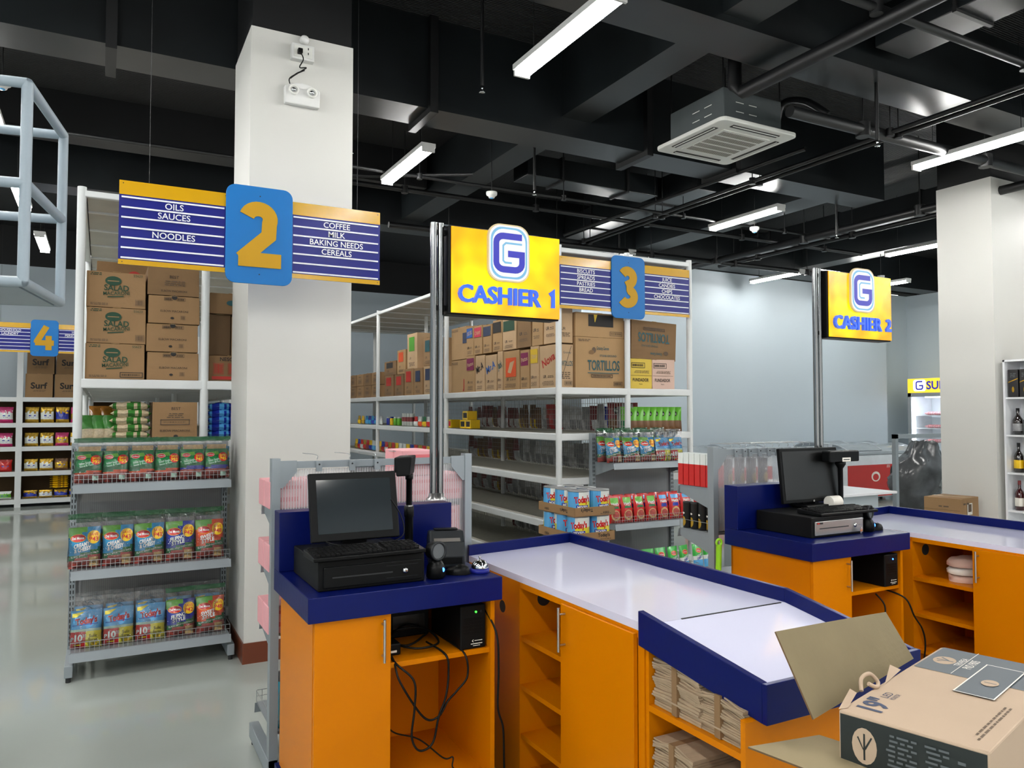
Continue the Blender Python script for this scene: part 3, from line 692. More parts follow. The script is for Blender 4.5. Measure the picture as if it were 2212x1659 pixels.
# ================================================================== GREY GONDOLAS
def gondola(label, x, y, rotz, shelves, base_d=.42, width=.91, panel='poly_sheet', H=1.41, hooks=0, lip='rack_grey', gusset=False, upto=0.0):
    """origin: middle of the upright line on the floor, shelves toward local -Y"""
    t = thing('gondola', label, 'display shelf', (x, y, 0), rotz); a = width / 2
    for sx in (-1, 1):
        xx = sx * (a + .0); mb = MB().box(xx - .018, xx + .018, -.02, .03, .05, H, 'rack_grey')
        z = .12
        while z < H - .04:
            for d in (-.008, .008): mb.box(xx + d - .003, xx + d + .003, -.0212, -.0195, z, z + .022, 'slot_black')
            z += .036
        mb.build('upright', t)
        MB().box(xx - .022, xx + .022, -base_d + .0, .03, .03, .1, 'rack_grey').build('foot', t, bevel=.003)
        mb = MB().cyl((xx, -base_d + .02, 0), (xx, -base_d + .02, .03), .014, 'slot_black', 10)
        mb.cyl((xx, .03, 0), (xx, .03, .03), .014, 'slot_black', 10); mb.build('leveller', t)
    MB().box(-a + .02, a - .02, .0, .006, upto or .15, H - .05, panel).build('back_panel', t)
    MB().box(-a, a, -.012, .02, H - .045, H - .015, 'rack_grey').build('top_rail', t)
    if gusset:
        for sx in (-1, 1):
            p = [(sx * (a - .015), H - .01), (sx * (a - .015), H - .13), (sx * (a - .03), H - .13), (sx * (a - .09), H - .06), (sx * (a - .09), H - .01)]
            if sx < 0: p = p[::-1]
            MB().prism(p, .021, .026, 'rack_grey').build('corner_gusset', t)
    for i in range(hooks):
        hx = -a + .12 + (width - .24) * (i + .5) / hooks + random.uniform(-.015, .015)
        mb = MB().box(hx - .013, hx + .013, .022, .034, H - .062, H - .015, 'rack_grey'); mb.cyl((hx, .036, H - .03), (hx, .034, H - .03), .004, 'slot_black', 8)
        mb.tube([(hx, -.01, H - .01), (hx, -.02, H + .01), (hx + .03, -.16, H + .012)], .002, 'wire_steel', 5); mb.build('hook_clip', t)
    for k, (z, d, fence) in enumerate(shelves):
        base = k == len(shelves) - 1
        mb = MB().box(-a + .01, a - .01, -d, -.015, z - .012, z, 'rack_shelf_grey')
        sh = mb.build('shelf', t)
        mb = MB(); mb.add([(-a, -d - .001, z - .005), (a, -d - .001, z - .005), (a, -d - .014, z - .055), (-a, -d - .014, z - .055), (-a, -d + .003, z - .005), (a, -d + .003, z - .005), (a, -d - .010, z - .055), (-a, -d - .010, z - .055)],
               [(3, 2, 1, 0), (4, 5, 6, 7), (0, 1, 5, 4), (2, 3, 7, 6), (0, 4, 7, 3), (1, 2, 6, 5)], lip)
        mb.build('price_rail', sh)
        if not base:
            for sx in (-1, 1):
                p = [(-.015, z - .0), (-.015, z - .13), (-.05, z - .12), (-d, z - .045), (-d, z)]
                MB().prism(p, sx * (a - .012) - .001, sx * (a - .012) + .001, 'rack_grey', 'X').build('bracket', sh)
        if fence:
            mb = MB(); n = int(width / .026); hf = .055
            for i in range(n + 1): xx = -a + .006 + (width - .012) * i / n; mb.box(xx - .001, xx + .001, -d + .006, -d + .008, z, z + hf, 'wire_steel')
            mb.box(-a + .006, a - .006, -d + .0055, -d + .0085, z + hf, z + hf + .003, 'wire_steel'); mb.box(-a + .006, a - .006, -d + .0055, -d + .0085, z + hf * .5, z + hf * .5 + .002, 'wire_steel')
            for sx in (-1, 1): mb.box(sx * (a - .006) - .0012, sx * (a - .006) + .0012, -d + .007, -.05, z + hf, z + hf + .003, 'wire_steel')
            mb.build('wire_fence', sh)
    return t
G1 = gondola('grey end display shelf of bagged pasta packs left of the column', .308, 5.66, 0, [(1.16, .31, 1), (.645, .345, 1), (.17, .39, 1)], base_d=.40, panel='poly_grey', H=1.40)
G2 = gondola('grey end display shelf before the snack rack, behind the first checkout', 4.37, 5.76, 0, [(1.155, .32, 1), (.63, .34, 1), (.17, .40, 1)], base_d=.41, panel='poly_grey', H=1.41, width=.9)
GA = gondola('grey shelf frame with clear ribbed panel behind the first cash desk', 1.14, 3.47, math.pi, [(1.17, .3, 0), (.895, .3, 0), (.625, .32, 0), (.2, .42, 1)], base_d=.44, panel='poly_sheet', H=1.395, hooks=5, gusset=True, width=.925, upto=.9)
GB = gondola('grey shelf frame with clear ribbed panel behind the second cash desk', 3.655, 3.41, math.pi, [(1.15, .3, 0), (.885, .3, 1), (.6, .32, 0), (.2, .42, 1)], base_d=.44, panel='poly_sheet', H=1.395, hooks=11, gusset=True, width=.98, upto=.9)

# ================================================================== CASH DESKS
def cash_desk():
    """origin: front left corner of the blue slab on the floor"""
    t = thing('cash_desk', '', 'cash desk'); x0, x1 = .025, .745; y0, y1 = .035, .575; xd = .31
    MB().box(0, .762, 0, .6, .86, .95, 'blue_paint').build('blue_slab', t, bevel=.003)
    MB().box(0, .762, .5, .6, .95, 1.19, 'blue_paint').build('splash_back', t, bevel=.003)
    mb = MB().box(x0, x0 + .018, y0, y1, .15, .86, 'orange_lam').box(x1 - .018, x1, y0, y1, .15, .86, 'orange_lam').box(x0, x1, y1 - .012, y1, .15, .86, 'orange_lam')
    mb.box(x0, x1, y0, y1, .15, .17, 'orange_lam').box(xd - .012, xd + .006, y0 + .02, y1, .17, .86, 'orange_lam'); mb.build('cabinet_body', t)
    MB().box(xd + .006, x1 - .018, y0 + .012, y1 - .012, .648, .667, 'orange_lam').build('shelf', t)
    d = MB().box(x0 + .002, xd - .002, y0 - .018, y0, .16, .858, 'orange_lam').build('door', t, bevel=.0015)
    mb = MB().cyl((xd - .035, y0 - .045, .69), (xd - .035, y0 - .045, .845), .0055, 'steel_brushed', 12)
    for z in (.71, .825): mb.cyl((xd - .035, y0 - .045, z), (xd - .035, y0 - .018, z), .004, 'steel_brushed', 10)
    mb.build('handle', d)
    MB().box(x0 - .015, x1, y0 + .03, y1 + .02, 0, .15, 'blue_paint').build('plinth', t)
    return t
use('desk', cash_desk, 'nearest blue topped orange cash desk with open shelf full of cables', (.645, 2.70, 0))
use('desk', cash_desk, 'blue topped orange cash desk under the second cashier sign', (3.095, 2.64, 0))

# ================================================================== CHECKOUT COUNTERS
def counter():
    """origin: far corner of the cashier side on the floor; runs toward local -Y"""
    t = thing('checkout_counter', '', 'counter'); W = .66; K = -1.49; E = -1.95
    # worktop: level part, then the bagging end that falls away
    MB().prism([(0, K), (W - .02, K), (W - .02, -.02), (0, -.115)], .872, .9, 'white_top', 'Z').build('worktop', t)
    mb = MB(); a, b = .0, W - .02
    mb.add([(a - .01, K - .002, .9), (b, K - .002, .9), (.70, E + .02, .8), (.06, E + .02, .8), (a - .01, K - .002, .872), (b, K - .002, .872), (.70, E + .02, .772), (.06, E + .02, .772)],
           [(0, 3, 2, 1), (4, 5, 6, 7), (0, 1, 5, 4), (1, 2, 6, 5), (2, 3, 7, 6), (3, 0, 4, 7)], 'white_top'); mb.build('bagging_top', t)
    MB().box(.15, W - .04, K - .004, K + .002, .895, .9022, 'slot_black').build('top_seam', t)
    MB().prism([(0, -.118), (W, -.02), (W, 0), (0, -.098)], .84, .95, 'blue_paint', 'Z').build('back_rim', t, bevel=.002)
    def slant(x0, x1, th, ztop0, ztop1, h, name):
        mb = MB(); vs = []
        for (x, y, zt) in ((x0, K, ztop0), (x1, E, ztop1)):
            vs += [(x, y, zt - h), (x + th, y, zt - h), (x + th, y, zt), (x, y, zt)]
        mb.add(vs, [(0, 3, 2, 1)[::-1], (4, 5, 6, 7)[::-1], (0, 1, 5, 4)[::-1], (1, 2, 6, 5)[::-1], (2, 3, 7, 6)[::-1], (3, 0, 4, 7)[::-1]], 'blue_paint'); return mb.build(name, t, bevel=.002)
    MB().box(W - .02, W, K, 0, .84, .95, 'blue_paint').build('side_rim', t, bevel=.002)
    slant(W - .02, .70, .02, .95, .845, .11, 'side_rim')
    slant(-.032, .042, .022, .95, .845, .112, 'front_rim')
    MB().box(.042, .72, E - .018, E, .733, .845, 'blue_paint').build('end_rim', t, bevel=.002)
    # cashier side
    F = 0.0
    yA, yB, yC = -.61, -.985, -1.447
    MB().box(F, F + .018, yA, -.12, .0, .872, 'orange_lam').build('filler_panel', t)
    MB().cyl((F - .001, -.47, .735), (F + .001, -.47, .735), .027, 'slot_black', 20).build('cable_hole', t)
    mb = MB().box(F, .5, yA - .018, yA, .08, .872, 'orange_lam').box(F + .004, .5, yB - .009, yB + .009, .08, .872, 'orange_lam').box(F, W - .02, yC - .018, yC, .08, .872, 'orange_lam')
    mb.box(.49, .5, yC, yA, .08, .872, 'orange_lam').box(F, F + .02, yC, yA, .848, .872, 'orange_lam').box(F, .5, yC, yA, .06, .08, 'orange_lam'); mb.box(W - .018, W - .002, K, -.0, .0, .84, 'orange_lam').prism([(0.02, -.135), (W - .02, -.035), (W - .02, -.02), (.02, -.12)], .0, .84, 'orange_lam', 'Z')
    mb.build('cabinet_body', t)
    for z in (.645, .44, .235): MB().box(F + .004, .49, yB + .009, yA - .018, z - .02, z, 'orange_lam').build('shelf', t)
    MB().cyl((.12, yA - .0205, .79), (.12, yA - .018, .79), .032, 'slot_black', 24).build('grommet_hole', t)
    d = MB().box(F - .018, F, yC + .002, yB - .002, .085, .862, 'orange_lam').build('door', t, bevel=.0015)
    mb = MB().cyl((F - .048, yB - .035, .69), (F - .048, yB - .035, .855), .0055, 'steel_brushed', 12)
    for z in (.715, .83): mb.cyl((F - .048, yB - .035, z), (F - .018, yB - .035, z), .004, 'steel_brushed', 10)
    mb.build('handle', d)
    MB().box(F + .03, W - .03, yC, -.14, 0, .06, 'blue_paint').build('plinth', t)
    # open bagging cabinet
    mb = MB(); mb.box(F - .005, F + .013, K + .003, yC - .02, .0, .84, 'orange_lam'); mb.box(F, W, K - .014, K + .002, .0, .84, 'orange_lam')
    mb.prism([(E + .022, 0), (E + .04, 0), (E + .04, .74), (E + .022, .735)], F - .0, .66, 'orange_lam', 'X')
    mb.box(.4, .42, E + .04, K - .014, 0, .77, 'orange_lam'); mb.box(F, .66, E + .03, K - .01, .06, .08, 'orange_lam'); mb.build('bagging_cabinet', t)
    for z in (.645, .41): MB().box(F, .4, E + .04, K - .014, z - .02, z, 'orange_lam').build('bagging_shelf', t)
    MB().box(F + .03, W - .03, E + .06, K, 0, .06, 'blue_paint').build('plinth', t)
    return t
use('counter', counter, 'near white topped checkout counter with blue rim and orange cupboard doors', (1.59, 3.52, 0))
use('counter', counter, 'second white topped checkout counter at the right with blue rim', (4.17, 3.47, 0))

# brown paper bag bundles
def bundle(L, d, h, n=22):
    def f():
        t = thing('paper_bag_bundle', '', 'paper bags'); rr = random.Random(int(L * 1000 + h * 777)); mb = MB(); z = 0
        for i in range(n):
            th = h / n * rr.uniform(.7, 1.1); o = .006 * math.sin(i * .9) + rr.uniform(-.003, .003)
            sag = lambda u: .012 * (u * u)
            vs = []; m_ = 8
            for j in range(m_ + 1):
                u = j / m_ * 2 - 1
                for (x, zz) in ((o, z), (o + d, z), (o + d, z + th * .86), (o, z + th * .86)): vs.append((x, u * L / 2 + rr.uniform(-.001, .001), zz - sag(u) * (i / n) + .004 * math.sin(u * 5 + i)  * (i / n)))
            fs = [(j * 4 + k, j * 4 + (k + 1) % 4, (j + 1) * 4 + (k + 1) % 4, (j + 1) * 4 + k) for j in range(m_) for k in range(4)] + [(0, 3, 2, 1), (m_ * 4, m_ * 4 + 1, m_ * 4 + 2, m_ * 4 + 3)]
            mb.add(vs, fs, 'paper_brown'); z += th
        mb.build('bag_stack', t)
        MB().box(-.008, d + .01, -.012, .012, -.0, z + .003, 'card_dark').build('paper_band', t)
        return t
    return f
use('bun1', bundle(.22, .3, .185), 'brown paper bag bundle on the upper bagging shelf, beside the door', (1.605, 1.90, .647))
use('bun2', bundle(.2, .3, .135), 'lower brown paper bag bundle on the upper bagging shelf, at its open end', (1.61, 1.715, .647))
use('bun3', bundle(.19, .3, .16), 'brown paper bag bundle on the lower bagging shelf, beside the door', (1.60, 1.91, .411))
use('bun4', bundle(.2, .3, .12), 'brown paper bag bundle on the lower bagging shelf, near the corner', (1.605, 1.715, .411))
nb = thing('wrapped_cloth_bundle', 'crumpled pale wrapping bundle on the second counter shelf', 'bundle', (4.36, 2.63, .646))
for k in range(3):
    mb = MB(); n = 16; vs = []
    for j in range(7):
        for i in range(n):
            a = 6.2832 * i / n; r = (1, 1.0, .95, .85, .6, .3, .01)[j]; q = noise.noise((math.cos(a) * 2 + k, math.sin(a) * 2, j * .5))
            vs.append((.13 * r * math.cos(a) * (1 + .15 * q), .09 * r * math.sin(a) * (1 + .2 * q), k * .042 + (0, .02, .032, .04, .045, .05, .05)[j] + .006 * q))
    mb.add(vs, [(j * n + i, j * n + (i + 1) % n, (j + 1) * n + (i + 1) % n, (j + 1) * n + i) for j in range(6) for i in range(n)], ('card_pink', 'print_white', 'card_pink')[k], True); mb.build('wrap_layer', nb)

# ================================================================== TILL EQUIPMENT
def keyboard(wd=.43, dp=.15):
    def f():
        t = thing('keyboard', '', 'keyboard'); mb = MB(); mb.prism([(0, 0), (dp, .0), (dp, .026), (0, .014)], -wd / 2, wd / 2, 'black_plastic', 'X'); mb.build('keyboard_case', t, bevel=.003)
        mb = MB(); kw = .0185; sl = math.atan(.012 / dp)
        for r in range(6):
            y = .014 + r * .0215 + (.004 if r == 5 else 0); z = .0145 + y * math.tan(sl); x = -wd / 2 + .012
            while x < wd / 2 - .026:
                k = kw * (5.5 if (r == 0 and abs(x + .11) < .01) else 1)
                if not (.62 * wd - wd / 2 < x < .64 * wd - wd / 2): mb.box(x, x + k - .003, y, y + .0165, z, z + .0065, 'black_key')
                x += k
        mb.build('keys', t); return t
    return f
k1 = use('kb1', keyboard(), 'black keyboard resting on the near black cash drawer', (.888, 2.745, 1.064), math.radians(1))
def drawer(w_, d_, h_, silver):
    t = thing('cash_till', '', 'cash drawer'); MB().box(0, w_, .004, d_, 0, h_, 'black_matte').build('drawer_case', t, bevel=.004)
    f = MB().box(.018, w_ - .012, -.004, .004, .012, h_ - .022, 'steel_brushed' if silver else 'black_plastic').build('drawer_front', t, bevel=.002)
    MB().box(.05, w_ * .68, -.0055, -.004, h_ * .42, h_ * .42 + .005, 'slot_black').build('cheque_slot', f)
    mb = MB(); mb.lathe([(.001, .008), (.008, .008), (.011, .004), (.011, 0)], (w_ * .80, -.004, h_ * .46), 'chrome', 18, 'Y'); mb.box(w_ * .8 - .001, w_ * .8 + .001, -.0135, -.011, h_ * .46 - .005, h_ * .46 + .005, 'slot_black'); mb.build('lock', f)
    if silver:
        mb = MB().box(.03, .075, -.0055, -.004, h_ * .66, h_ * .75, 'slot_black'); mb.box(.032, .05, -.006, -.0052, h_ * .67, h_ * .74, 'print_red'); mb.build('badge', f)
        mb = MB(); mb.cyl((w_ * .80, -.024, h_ * .46), (w_ * .8, -.004, h_ * .46), .003, 'chrome', 8)
        mb.tube([(w_ * .80, -.022, h_ * .46), (w_ * .84, -.026, h_ * .5), (w_ * .87, -.028, h_ * .42), (w_ * .85, -.028, h_ * .3)], .0012, 'chrome', 6)
        mb.box(w_ * .83, w_ * .86, -.029, -.027, h_ * .05, h_ * .3, 'chrome'); mb.box(w_ * .86, w_ * .89, -.026, -.0245, h_ * .12, h_ * .32, 'chrome'); mb.build('key_ring', f)
    else:
        mb = MB()
        for a, b, c, d in ((.03, .09 * w_ / .4, .0, 0),): pass
        mb.box(w_ * .62, w_ - .03, -.0052, -.004, h_ * .66, h_ * .67, 'dark_grey_plastic').box(w_ * .62, w_ - .03, -.0052, -.004, h_ * .24, h_ * .25, 'dark_grey_plastic').build('trim_line', f)
    return t
r = drawer(.41, .40, .108, False); r.location = (.697, 2.77, .951); r['label'] = 'black cash drawer with round lock on the near cash desk'
r = drawer(.40, .38, .105, True); r.location = (3.222, 2.745, .951); r['label'] = 'black cash drawer with silver front and hanging keys on the far desk'

def monitor(w_, h_, tilt, bez, scr, stand_z):
    """origin: middle of the lower edge of the panel, foot stand_z below"""
    t = thing('monitor', '', 'monitor')
    R_ = Matrix.Rotation(-tilt, 3, 'X')
    def rot(mb):
        mb.v = [R_ @ v for v in mb.v]; return mb
    rot(MB().box(-w_ / 2, w_ / 2, 0, .022, 0, h_, 'black_plastic')).build('monitor_case', t, bevel=.004)
    rot(MB().box(-w_ / 2 + bez, w_ / 2 - bez, -.0015, 0, bez * 1.1, h_ - bez, scr)).build('screen', t)
    rot(MB().box(-w_ * .3, w_ * .3, .022, .05, h_ * .2, h_ * .8, 'black_plastic')).build('back_cover', t, bevel=.01)
    MB().box(-.05, .05, .03, .06, -stand_z + .01, h_ * .4, 'black_plastic').build('stand_neck', t, bevel=.004)
    MB().box(-.11, .11, -.05, .08, -stand_z, -stand_z + .014, 'black_plastic').build('stand_base', t, bevel=.005)
    return t
r = monitor(.362, .272, math.radians(13), .028, 'screen_glass', .028); r.location = (.908, 3.0, 1.09); r['label'] = 'black touch monitor with grey reflective screen on the near cash desk'
r = monitor(.475, .31, math.radians(6), .018, 'screen_dark', .025); r.location = (3.595, 3.05, 1.086); r['label'] = 'wide black monitor standing on the far cash desk'
mb = MB().cyl((0, -.004, .008), (0, -.001, .008), .006, 'chrome', 12); o = mb.build('brand_dot', r)
k2 = use('kb2', keyboard(.44, .16), 'black keyboard resting on the silver fronted cash drawer', (3.51, 2.74, 1.058), math.radians(-1))
# customer display pole, near desk
t = thing('customer_display', 'black pole customer display turned away, beside the near monitor', 'customer display', (1.165, 3.1, .951))
MB().lathe([(.05, 0), (.05, .012), (.022, .02), (.018, .03), (.018, .2), (.021, .205), (.021, .245), (.014, .25)], (0, 0, 0), 'black_plastic', 18).build('lower_pole', t)
MB().lathe([(.013, .2), (.013, .36), (.017, .362), (.017, .385), (.001, .386)], (0, 0, 0), 'black_plastic', 16).build('upper_pole', t)
MB().lathe([(.0185, .243), (.0185, .252)], (0, 0, 0), 'steel_brushed', 16).build('pole_ring', t)
h = MB(); Rz = Matrix.Rotation(math.radians(62), 3, 'Z'); h.prism([(-.012, .382), (.045, .378), (.055, .458), (-.02, .462)], -.075, .075, 'black_matte', 'X'); h.v = [Rz @ v for v in h.v]; h.build('display_head', t, bevel=.006)
h = MB().box(-.065, .065, .052, .055, .392, .45, 'screen_dark'); h.v = [Rz @ v for v in h.v]; h.build('display_window', t)
# far desk display
t = thing('customer_display', 'black T shaped pole customer display behind the far monitor', 'customer display', (3.80, 3.03, .951))
MB().lathe([(.06, 0), (.06, .014), (.02, .03), (.014, .05), (.014, .32), (.03, .345), (.03, .36), (.001, .361)], (0, 0, 0), 'black_plastic', 16).build('pole', t)
MB().box(-.125, .13, -.03, .03, .36, .425, 'black_plastic').build('display_head', t, bevel=.008)
mb = MB().box(-.02, .05, -.0315, -.03, .362, .385, 'print_white'); mb.box(-.012, .04, -.0322, -.0312, .371, .376, 'dark_grey_plastic'); mb.build('name_plate', t)
# printer
def printer(col='dark_grey_plastic'):
    t = thing('receipt_printer', '', 'receipt printer')
    pr = [(-.095, 0), (.09, 0), (.095, .1), (.05, .14), (-.02, .145), (-.075, .105), (-.095, .05)]
    MB().prism(pr, -.075, .075, col, 'X').build('printer_case', t, bevel=.012)
    MB().prism([(-.02, .147), (.05, .142), (.05, .148), (-.02, .153)], -.05, .05, 'black_matte', 'X').build('paper_cover', t, bevel=.002)
    MB().box(-.06, .06, -.098, -.09, .02, .045, 'black_matte').build('front_slot', t)
    MB().prism([(-.077, .108), (-.06, .12), (-.058, .118), (-.075, .106)], -.055, .055, 'steel_brushed', 'X').build('tear_bar', t)
    return t
r = printer(); r.location = (1.305, 3.03, .951); r.rotation_euler[2] = math.radians(-18); r['label'] = 'rounded grey receipt printer on the near cash desk'
t = thing('receipt_printer', 'dark receipt printer with a white paper roll behind the far keyboard', 'receipt printer', (3.70, 3.0, .951))
MB().prism([(-.06, 0), (.05, 0), (.05, .11), (-.02, .11), (-.06, .08)], -.06, .06, 'black_plastic', 'X').build('printer_case', t, bevel=.01)
MB().cyl((-.04, -.0, .135), (.04, -.0, .135), .035, 'print_white', 24).build('paper_roll', t)
# omnidirectional scanners
def scanner():
    t = thing('barcode_scanner', '', 'barcode scanner')
    MB().lathe([(.03, 0), (.038, .008), (.036, .045), (.026, .062), (.016, .072), (.001, .074)], (0, 0, 0), 'black_plastic', 24).build('scanner_base', t)
    MB().lathe([(.006, -.001), (.01, 0), (.006, .001)], (.014, -.032, .035), 'led_blue', 10, 'Y').build('indicator', t)
    d = Vector((.25, -.95, .05)).normalized(); c = Vector((.0, 0, .105)); mb = MB()
    a = d.orthogonal().normalized(); b = d.cross(a); prof = [(.001, -.045), (.02, -.042), (.032, -.03), (.037, -.01), (.037, .012), (.034, .018)]
    def ring(prof, m, nm, par):
        n = 24; vs = [c + a * r * math.cos(6.2832 * k / n) + b * r * math.sin(6.2832 * k / n) + d * z for r, z in prof for k in range(n)]
        mb = MB(); mb.add(vs, [(i * n + k, i * n + (k + 1) % n, (i + 1) * n + (k + 1) % n, (i + 1) * n + k) for i in range(len(prof) - 1) for k in range(n)], m, True); return mb.build(nm, par)
    hd = ring(prof, 'black_plastic', 'scanner_head', t); ring([(.037, .012), (.038, .02), (.031, .022), (.029, .015)], 'dark_grey_plastic', 'rim', hd); ring([(.03, .0155), (.001, .0156)], 'grey_plastic', 'scan_window', hd)
    return t
use('scan', scanner, 'round headed black barcode scanner beside the near cash drawer', (1.165, 2.80, .951))
use('scan', scanner, 'round headed black barcode scanner on the far cash desk', (3.69, 2.775, .951))
def mouse():
    t = thing('computer_mouse', '', 'mouse'); mb = MB(); n = 16; vs = []; H = ((1, 0), (1.0, .35), (.85, .75), (.5, .97), (.01, 1))
    for r, z in H:
        for k in range(n):
            a = 6.2832 * k / n; vs.append((.03 * r * math.cos(a), .05 * r * math.sin(a), .034 * z * (1 - .15 * math.sin(a))))
    mb.add(vs, [(i * n + k, i * n + (k + 1) % n, (i + 1) * n + (k + 1) % n, (i + 1) * n + k) for i in range(4) for k in range(n)], 'black_plastic', True); mb.build('mouse_body', t)
    MB().lathe([(.001, .0), (.004, .002), (.001, .01)], (0, -.022, .03), 'dark_grey_plastic', 10).build('wheel', t); return t
use('mouse', mouse, 'black computer mouse next to the service bell', (1.27, 2.825, .951), math.radians(60))
use('mouse', mouse, 'black computer mouse at the corner of the far cash desk', (3.765, 2.79, .951), math.radians(70))
t = thing('service_bell', 'chrome call bell on a blue ring at the near desk corner', 'bell', (1.363, 2.815, .951))
MB().lathe([(.038, 0), (.04, .004), (.038, .016), (.03, .018)], (0, 0, 0), 'sign_navy', 28).build('bell_base', t)
MB().lathe([(.034, .018), (.0345, .024), (.031, .036), (.022, .046), (.01, .05), (.001, .051)], (0, 0, 0), 'chrome', 28).build('bell_dome', t)
MB().lathe([(.003, .05), (.003, .057), (.006, .059), (.005, .063), (.001, .064)], (0, 0, 0), 'chrome', 12).build('bell_button', t)
# ups boxes
def ups(led):
    t = thing('power_backup', '', 'power backup unit'); MB().box(-.055, .055, 0, .3, 0, .17, 'black_matte').build('ups_case', t, bevel=.005)
    mb = MB().cyl((.012, -.003, .143), (.012, 0, .143), .004, led, 10); mb.build('status_light', t)
    MB().cyl((.033, -.003, .143), (.033, 0, .143), .005, 'dark_grey_plastic', 12).build('power_button', t)
    mb = MB()
    for i in range(7):
        for j in range(5): mb.box(-.04 + i * .012, -.032 + i * .012, -.0012, -.0006, .06 + j * .013, .069 + j * .013, 'black_plastic')
    mb.build('vent_grid', t)
    mb = MB(); mb.add([(0, -.001, .036), (-.006, -.001, .031), (0, -.001, .026), (.003, -.001, .026), (-.002, -.001, .031), (.003, -.001, .036)], [(0, 1, 4, 5), (1, 2, 3, 4)], 'print_white')
    mb.box(.006, .04, -.001, -.0005, .03, .0325, 'print_white'); mb.box(-.01, .04, -.001, -.0005, .018, .021, 'print_white'); mb.box(.0, .03, -.001, -.0005, .011, .013, 'print_white'); mb.build('front_print', t)
    return t
r = ups("led_green"); r.location = (1.305, 2.755, .668); r['label'] = 'black power backup unit with green light on the near desk shelf'
r = ups('led_blue'); r.location = (3.745, 2.675, .668); r['label'] = 'black power backup unit with blue light on the far desk shelf'
# cables
def cable(name, label, pts, r=.004, parts=()):
    t = thing(name, label, 'cable', pts[0]); MB(pts[0]).tube(pts, r, 'cable_black', 8, 8).build('cable_run', t)
    for p, q, rr_ in parts: MB(pts[0]).cyl(p, q, rr_, 'cable_black', 10).build('plug', t)
def yz(x, z, y=2.74): return (x, y, z)
cable('power_cable', 'long looping black cable hanging below the near desk shelf', [(.985, 2.86, .69), (.98, 2.76, .668), (.99, 2.715, .60), (1.08, 2.71, .46), (1.14, 2.712, .45), (1.18, 2.715, .50), (1.22, 2.72, .53), (1.265, 2.72, .58), (1.26, 2.735, .66), (1.24, 2.85, .684)], .0042)
cable('power_cable', 'deep U shaped black cable hanging below the near desk shelf', [(.97, 2.84, .69), (.985, 2.74, .66), (1.04, 2.705, .60), (1.04, 2.70, .50), (1.03, 2.70, .40), (1.06, 2.70, .345), (1.115, 2.705, .36), (1.14, 2.708, .45), (1.17, 2.71, .52), (1.185, 2.72, .60), (1.18, 2.735, .668), (1.15, 2.86, .69)], .0042)
cable('power_cable', 'thin dark cable trailing to the bottom of the near desk', [(.965, 2.76, .42), (1.0, 2.78, .39), (1.10, 2.8, .34), (1.2, 2.8, .25), (1.24, 2.8, .245), (1.235, 2.79, .21), (1.28, 2.79, .185), (1.36, 2.78, .18)], .003)
cable('power_cable', 'black cable dropping straight down the right side of the near desk', [(1.37, 2.83, .83), (1.378, 2.70, .74), (1.385, 2.69, .6), (1.382, 2.69, .45), (1.41, 2.70, .36), (1.43, 2.73, .22), (1.47, 2.8, .02)], .0042)
cable('cable_coil', 'tangled black cables lying on the near desk shelf', [(.98, 2.95, .70), (1.06, 2.85, .69), (1.15, 2.9, .70), (1.2, 2.98, .70), (1.12, 3.02, .72), (1.02, 2.92, .70), (1.08, 2.8, .69), (1.19, 2.83, .69), (1.17, 2.95, .72), (1.05, 2.98, .71), (1.0, 2.82, .68)], .0045)
t = thing('power_adapter', 'small black power adapter on the near desk shelf beside the door', 'adapter', (1.0, 2.86, .668)); MB().box(-.03, .03, -.04, .05, 0, .045, 'black_matte').build('adapter_case', t, bevel=.006)
MB().box(-.012, .012, -.043, -.04, .012, .02, 'print_white').build('adapter_label', t)
t = thing('router_box', 'dark electronic box at the back of the near desk shelf', 'electronic box', (1.14, 3.1, .668)); MB().box(-.09, .09, -.07, .07, 0, .12, 'black_matte').build('case', t, bevel=.006); MB().box(-.07, .07, -.072, -.07, .03, .09, 'screen_dark').build('panel', t)
cable('power_cable', 'thin black cable behind the touch monitor ending in a pale plug', [(1.06, 3.03, 1.24), (1.10, 3.02, 1.17), (1.105, 3.0, 1.10), (1.05, 2.985, 1.075), (.95, 2.92, 1.083), (.90, 2.90, 1.085), (.85, 2.9, 1.085), (.80, 2.93, 1.09), (.77, 2.95, 1.1)], .0022)
cable('power_cable', 'curved black cable under the far power backup unit', [(3.70, 2.74, .62), (3.72, 2.70, .56), (3.70, 2.7, .47), (3.64, 2.74, .40), (3.56, 2.85, .36)], .0042)
cable('power_cable', 'black cable hanging between the far cash desk and its counter', [(3.80, 2.78, .63), (3.83, 2.66, .60), (3.88, 2.64, .50), (3.96, 2.65, .42), (4.0, 2.66, .33), (4.04, 2.7, .2), (4.08, 2.75, .02)], .0045)

# ================================================================== OPEN MONITOR CARTON (foreground)
A = Vector((1.43, 1.155, .95)); ex = Vector((.54, .145, 0)).normalized(); ey = Vector((-ex.y, ex.x, 0)); Lx, Ly, Lz = .65, .29, .125
bx = thing('monitor_carton', 'opened brown monitor carton with torn flaps and dark printed side, lower right', 'carton', A - ey * Ly - Vector((0, 0, Lz)), math.atan2(ex.y, ex.x))
mb = MB().box(0, Lx, 0, Ly, 0, Lz, 'card_pale'); mb.build('carton_body', bx, bevel=.004)
